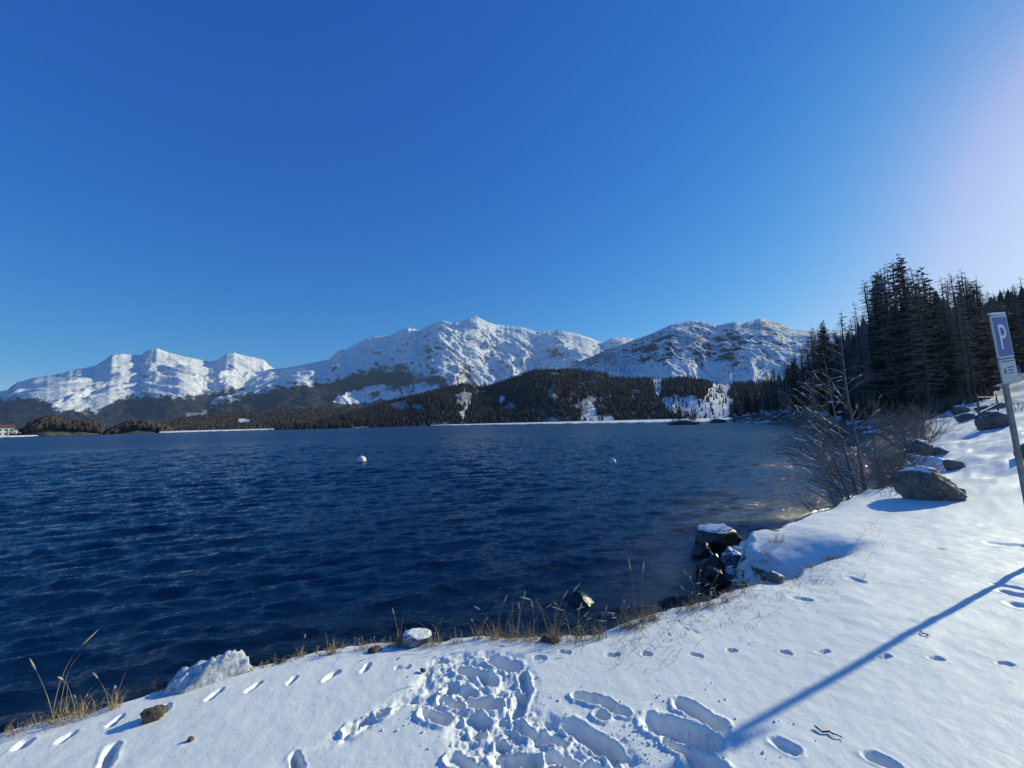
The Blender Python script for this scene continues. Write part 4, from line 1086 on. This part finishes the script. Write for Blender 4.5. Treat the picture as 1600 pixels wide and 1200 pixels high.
G(1215, 838, 18, 18, .16, 'reddish tuft on top of the snow bank over the iced rocks', 24, .0, .4, fill=60, off=.15)
G(1300, 868, 20, 22, .14, 'round brown tuft poking through the open snow', 25, .0, .5, fill=120)
G(1278, 905, 14, 5, .10, 'few brown twigs in the snow above the near cove', 26, .0, .9, fill=14)
G(1345, 902, 22, 3, .08, 'bent twigs in the snow right of the round brown tuft', 27, .0, 1.2, fill=4)
G(1222, 935, 18, 3, .08, 'sparse twigs in the snow below the cove', 28, .0, 1.0, fill=5)
G(1190, 962, 16, 3, .08, 'sparse twigs in the snow right of the matted clump', 29, .0, 1.0, fill=5)
G(1160, 948, 15, 4, .10, 'short stubble at the snow edge by the cove', 30, .0, .8, fill=8)
G(1232, 890, 14, 6, .14, 'stubble at the edge of the snow hollow', 31, .0, .8, fill=24)
# matted turf fringe hanging over the bank
tv = []; tf = []
fr = random.Random(8); n_t = 0
seg = SH[3:26]
for i in range(9000):
    k = fr.randrange(len(seg) - 1); u = fr.random(); p = seg[k] * (1 - u) + seg[k + 1] * u
    e = seg[k + 1] - seg[k]; L = math.hypot(*e)
    if fr.random() > min(1, L / .9): continue
    nrm = np.array([-e[1], e[0]]) / L
    if pn(np.array([p[0] * 1.6]), np.array([p[1] * 1.6]))[0] < -.12: continue
    q = p + nrm * fr.uniform(-.02, .22); tv.append((q[0], q[1])); tf.append(fr.random())
tv = np.array(tv); gz = ground_h(tv[:, 0], tv[:, 1])
mb = MB()
for (x, y), z, u in zip(tv, gz, tf):
    if z < WATER - .02 : continue
    a = fr.random() * 6.28; L = .03 + .07 * fr.random(); d = Vector((math.cos(a) * .7, math.sin(a) * .7, fr.uniform(.2, 1.2))).normalized(); s_ = d.orthogonal().normalized() * .002
    b = Vector((x, y, z - .005)); c = b + d * L * .6; e = c + (d + Vector((0, 0, -.7))) * L * .4
    mb.poly([b - s_, b + s_, c + s_ * .8, c - s_ * .8, e], [(0, 1, 2, 3), (3, 2, 4)])
tag(mb.build('grass', M['turf']), 'short matted brown turf along the edge of the snow bank', 'grass', kind='stuff')
mb = MB(); fr = random.Random(18)
for i in range(420):
    u = fr.random(); px = 960 + 420 * u; edge = np.interp(px, [960, 1200, 1300, 1400], [985, 905, 850, 790]); py = edge + abs(fr.gauss(0, 1)) * 34 + 2
    x, y = on_plane(px, py, 0)
    if shore_sd(np.array([x]), np.array([y]))[0] < .02: continue
    z = gh1(x, y); L = fr.uniform(.02, .10); a = fr.random() * 6.28; d = Vector((math.cos(a) * .6, math.sin(a) * .6, fr.uniform(.3, 1))).normalized()
    b = Vector((x, y, z - .005)); c = b + d * L * .6; e = c + (d + Vector((math.cos(a), math.sin(a), -.8)) * fr.random()).normalized() * L * .5
    mb.tube([b, c, e], [.0013, .0011, .0006], 3)
tag(mb.build('stubble', M['turf']), 'sparse dry stubble and twig ends poking through the snow near the cove', 'stubble', kind='stuff')
# small crumbs of thrown snow round the trodden places
mb = MB(); import bmesh
cr = random.Random(21)
for i in range(900):
    if cr.random() < .6: px, py = cr.gauss(760, 75), cr.gauss(1110, 48)
    else: px, py = cr.gauss(1020, 90), cr.gauss(1150, 30)
    if py < 1010 or py > 1230: continue
    x, y = on_plane(px, py); s_ = .003 + .007 * cr.random() ** 3
    z = gh1(x, y) + float(micro(np.array([x]), np.array([y]))[0]) + s_ * .3
    c = Vector((x, y, z)); q = [c + Vector((cr.gauss(0, 1), cr.gauss(0, 1), cr.gauss(0, 1))).normalized() * s_ * cr.uniform(.7, 1.3) for _ in range(1)]
    pts = [c + Vector(v) * s_ * cr.uniform(.7, 1.2) for v in ((1, 0, 0), (0, 1, 0), (-1, 0, 0), (0, -1, 0), (0, 0, 1), (0, 0, -1))]
    mb.poly(pts, [(0, 1, 4), (1, 2, 4), (2, 3, 4), (3, 0, 4), (1, 0, 5), (2, 1, 5), (3, 2, 5), (0, 3, 5)])
tag(mb.build('snow_crumbs', M['snowy'], smooth=True), 'loose crumbs of snow kicked up around the trodden footprints', 'snow', kind='stuff')
def twig(px0, py0, px1, py1, label, seed):
    a = on_plane(px0, py0); b = on_plane(px1, py1); rr = random.Random(seed); mb = MB(); pts = []
    for i in range(8):
        u = i / 7; x = a[0] * (1 - u) + b[0] * u + rr.gauss(0, .008); y = a[1] * (1 - u) + b[1] * u + rr.gauss(0, .006)
        pts.append((x, y, gh1(x, y) + .006 + .006 * rr.random()))
    mb.tube(pts, [.003, .005, .004, .0045, .004, .003, .003, .0012], 5)
    tag(mb.build('twig', M['bark'], smooth=True), label, 'twig')
twig(1271, 1139, 1322, 1156, 'thin dark twig lying on the snow near the pole shadow', 1)
twig(1435, 990, 1452, 997, 'tiny dark twig on the snow just under the pole shadow', 2)

# ------------------------------------------------------------ buoys
def buoy(px, py, dpx, label):
    x, y = on_plane(px, py, WATER); c = x * Fw[0] + y * Fw[1]; r_ = dpx / FPX * c / 2
    root = empty('buoy', (x, y, WATER)); tag(root, label, 'buoy', 'white mooring buoys')
    mb = MB(); rings = []
    for i in range(13):
        a = -math.pi / 2 + math.pi * i / 12; rings.append([(r_ * math.cos(a) * math.cos(q * .3927), r_ * math.cos(a) * math.sin(q * .3927), r_ * .42 + r_ * math.sin(a)) for q in range(16)])
    mb.quad_strip(rings); mb.build('float', M['buoy'], root, True)
    rg = MB(); ring = [(r_ * .16 * math.cos(t_ * .5236), 0, r_ * 1.5 + r_ * .16 * math.sin(t_ * .5236)) for t_ in range(13)]
    rg.tube(ring, [r_ * .04] * 13, 5); rg.build('ring', M['metal'], root, True)
buoy(565, 722, 13.5, 'white ball buoy left of centre, the larger and brighter one')
buoy(958, 723.5, 9.5, 'white ball buoy right of centre, the smaller one')

# ------------------------------------------------------------ parking sign and fence
def sign():
    bx, by = 5.34 + .235, 4.30 + .115; bz = gh1(bx, by)
    root = empty('parking_sign', (bx, by, bz - .1)); tag(root, 'blue and white parking sign on a leaning metal post at the right edge', 'sign')
    lean = Vector((-.105, -.052, 1)).normalized(); top = 2.74
    pts = [lean * (top * i / 4) for i in range(5)]
    mb = MB(); mb.tube(pts, [.025] * 5, 14, cap=True); mb.build('post', M['post_metal'], root, True)
    # panels face the road: normal points towards -x and the viewer
    yaw = R(20)
    Mx = Matrix.Translation(lean * 2.20) @ Matrix.Rotation(yaw, 4, 'Z') @ Matrix.Rotation(R(-6.0), 4, 'Y') @ Matrix.Translation((0, 0, -.17)) @ Matrix.Scale(.78, 4) @ Matrix.Translation((0, 0, .17))
    W = .42
    def pnl(name, cx, cz, hw, hh, mat, y0, y1, parent=root):
        b = MB(); b.box((cx, (y0 + y1) / 2, cz), (hw, abs(y1 - y0) / 2, hh), Mx); o = b.build(name, mat, parent); return o
    main = pnl('panel', 0, .46, W / 2, .30, M['panel'], -.062, -.044)
    pnl('blue_face', 0, .46, W / 2 - .028, .272, M['blue'], -.066, -.0625, main)
    # letter P
    lb = MB(); s_ = .085; zc = .46
    lb.box((-.075, -.068, zc), (.020, .0015, .17), Mx)
    n = 14; rings = []
    for i in range(n + 1):
        a = math.pi / 2 - math.pi * i / n; ro, ri = .098, .058
        rings.append([tuple(Mx @ Vector((-.0 + q * math.cos(a) , y_, zc + .072 + q * math.sin(a)))) for q, y_ in ((ro, -.0695), (ri, -.0695), (ri, -.0665), (ro, -.0665))])
    lb.quad_strip(rings)
    lb.box((-.028, -.068, zc + .15), (.027, .0014, .020), Mx); lb.box((-.028, -.068, zc - .006), (.027, .0014, .020), Mx)
    lb.build('letter', M['white'], main)
    sub = pnl('lower_panel', 0, -.01, W / 2, .155, M['panel'], -.062, -.046)
    d = MB()
    d.box((0, -.0635, .115), (W / 2 - .03, .0012, .006), Mx)
    rings = [[tuple(Mx @ Vector((-.115 + q * .026 * math.cos(a_ * .5236), -.0632 - .0008 * (q > 0), -.02 + q * .045 * math.sin(a_ * .5236)))) for a_ in range(12)] for q in (0.01, 1)]
    d.quad_strip(rings); d.build('dial_print', M['dark'], sub)
    for k in range(3):
        e = MB(); e.box((.045, -.0635, .03 - .04 * k), (.085 - .012 * k, .0012, .0075), Mx); e.build('text_line', M['dark'], sub)
    for cz in (.62, .30, -.10):
        cb = MB(); cb.box((0, -.020, cz), (.055, .028, .018), Mx); cb.build('clamp', M['metal'], root)
    f = MB(); f.box((0, -.052, -.178), (W / 2 + .02, .012, .012), Mx); f.build('bottom_rail', M['metal'], root)
    f = MB(); f.box((0, -.052, .772), (W / 2, .012, .010), Mx); f.build('top_rail', M['metal'], root)
    sc = MB(); sc.box((-.01, -.05, .792), (W / 2 - .02, .018, .010), Mx); sc.build('snow', M['snowy'], root)
sign()
def fence():
    pts = []
    for px, py, hpx in ((1533, 668, 52), (1560, 644, 26), (1574, 637, 25)):
        x, y, z = hit(px, py); c = x * Fw[0] + y * Fw[1]; pts.append((x, y, z, hpx / FPX * c))
    pts.append((pts[2][0] + 7, pts[2][1] + 3, gh1(pts[2][0] + 7, pts[2][1] + 3), 1.1))
    root = empty('fence', (pts[0][0], pts[0][1], pts[0][2])); tag(root, 'wire fence with thin weathered posts climbing the snow slope', 'fence')
    o0 = Vector(pts[0][:3])
    for x, y, z, h in pts:
        mb = MB(); b = Vector((x, y, z)) - o0; mb.tube([b + Vector((0, 0, -.3)), b + Vector((.01, 0, h * .5)), b + Vector((0, .01, h))], [.045, .042, .038], 7, cap=True); mb.build('post', M['post'], root, True)
    for f in (.45, .9):
        mb = MB()
        for a, b in zip(pts[:-1], pts[1:]):
            A_ = Vector(a[:3]) - o0 + Vector((0, 0, a[3] * f)); B_ = Vector(b[:3]) - o0 + Vector((0, 0, b[3] * f))
            mb.tube([A_.lerp(B_, i / 6) + Vector((0, 0, -.025 * math.sin(math.pi * i / 6))) for i in range(7)], [.004] * 7, 4)
        mb.build('wire', M['metal'], root)
fence()

# ------------------------------------------------------------ far buildings
def house(px, py_base, r, w, d, h, label, roof='flat', floors=2, cols=4, base_z=None, yaw=0.0):
    x, y, z = at_depth(px, py_base, r)
    z = z if base_z is None else base_z
    root = empty('house', (x, y, z), -math.atan2(x, y) + yaw); tag(root, label, 'house')
    mb = MB(); mb.box((0, 0, h / 2 - 1.5), (w / 2, d / 2, h / 2 + 1.5)); mb.build('wall', M['plaster'], root)
    rf = MB()
    if roof == 'gable':
        rf.poly([(-w / 2 - .6, -d / 2 - .6, h), (w / 2 + .6, -d / 2 - .6, h), (w / 2 + .6, d / 2 + .6, h), (-w / 2 - .6, d / 2 + .6, h), (-w / 2 - .6, 0, h + d * .35), (w / 2 + .6, 0, h + d * .35)],
                [(0, 1, 5, 4), (2, 3, 4, 5), (0, 4, 3), (1, 2, 5), (0, 3, 2, 1)])
        rf.build('roof', M['roof'], root)
    else:
        rf.box((0, 0, h + .35), (w / 2 + .5, d / 2 + .5, .35)); rf.build('roof', M['snowy'], root)
    wm = MB(); ww = w / cols * .22; wh = h / floors * .24; wm.box((0, 0, 0), (ww, .06, wh)); me = wm.mesh('window', M['pane'])
    for f in range(floors):
        for c in range(cols):
            o = link(bpy.data.objects.new('window', me), root); o.location = (-w / 2 + w * (c + .5) / cols, -d / 2 - .05, h * (f + .5) / floors)
    return root
house(4, 681, 760, 16, 12, 9, 'pale house with a dark gable roof at the far left shore', 'gable', 2, 4, WATER + .8)
house(29, 679, 780, 15, 10, 5.5, 'long low pale building just left of the wooded island', 'flat', 1, 5, WATER + .8)
def hotel(px, py, w, h, label, cols, floors):
    az, el = px_az_el(px, py); rr_ = np.linspace(mE.r0, mE.r1 * 1.0, 300); a_ = np.full(300, az); hh = mE.h(a_, rr_) ; e = np.arctan2(hh - EYE, rr_)
    i = int(np.argmax(e >= el)) if (e >= el).any() else 290
    return house(px, py, float(rr_[i]), w, 14, h, label, 'flat', floors, cols, float(hh[i]) + 8)
hotel(303, 651, 42, 9, 'white hotel block with a flat roof above the brown wood', 8, 3)
hotel(319, 651, 12, 13, 'small white tower-like block right of the white hotel', 2, 3)
for i, px in enumerate((12, 17, 21)):
    x, y, zt = at_depth(px, 672, 740); place_tree('spruce', x, y, WATER, 11, 'conifer between the two pale buildings on the far left shore', 'trees between the pale buildings')

# ------------------------------------------------------------ haze
HAZE = True
if HAZE:
    mb = MB(); mb.box((0, 4000, 1000), (9500, 9500, 1020))
    hm = bpy.data.materials.new('haze'); hm.use_nodes = True; t = hm.node_tree; t.nodes.clear()
    out = t.nodes.new('ShaderNodeOutputMaterial'); pv = t.nodes.new('ShaderNodeVolumePrincipled')
    pv.inputs['Color'].default_value = (.50, .72, 1.0, 1); pv.inputs['Density'].default_value = 3.6e-5; pv.inputs['Anisotropy'].default_value = .15
    t.links.new(pv.outputs[0], out.inputs['Volume'])
    tag(mb.build('haze', hm), kind='stuff', label='thin blue mountain air over the lake')
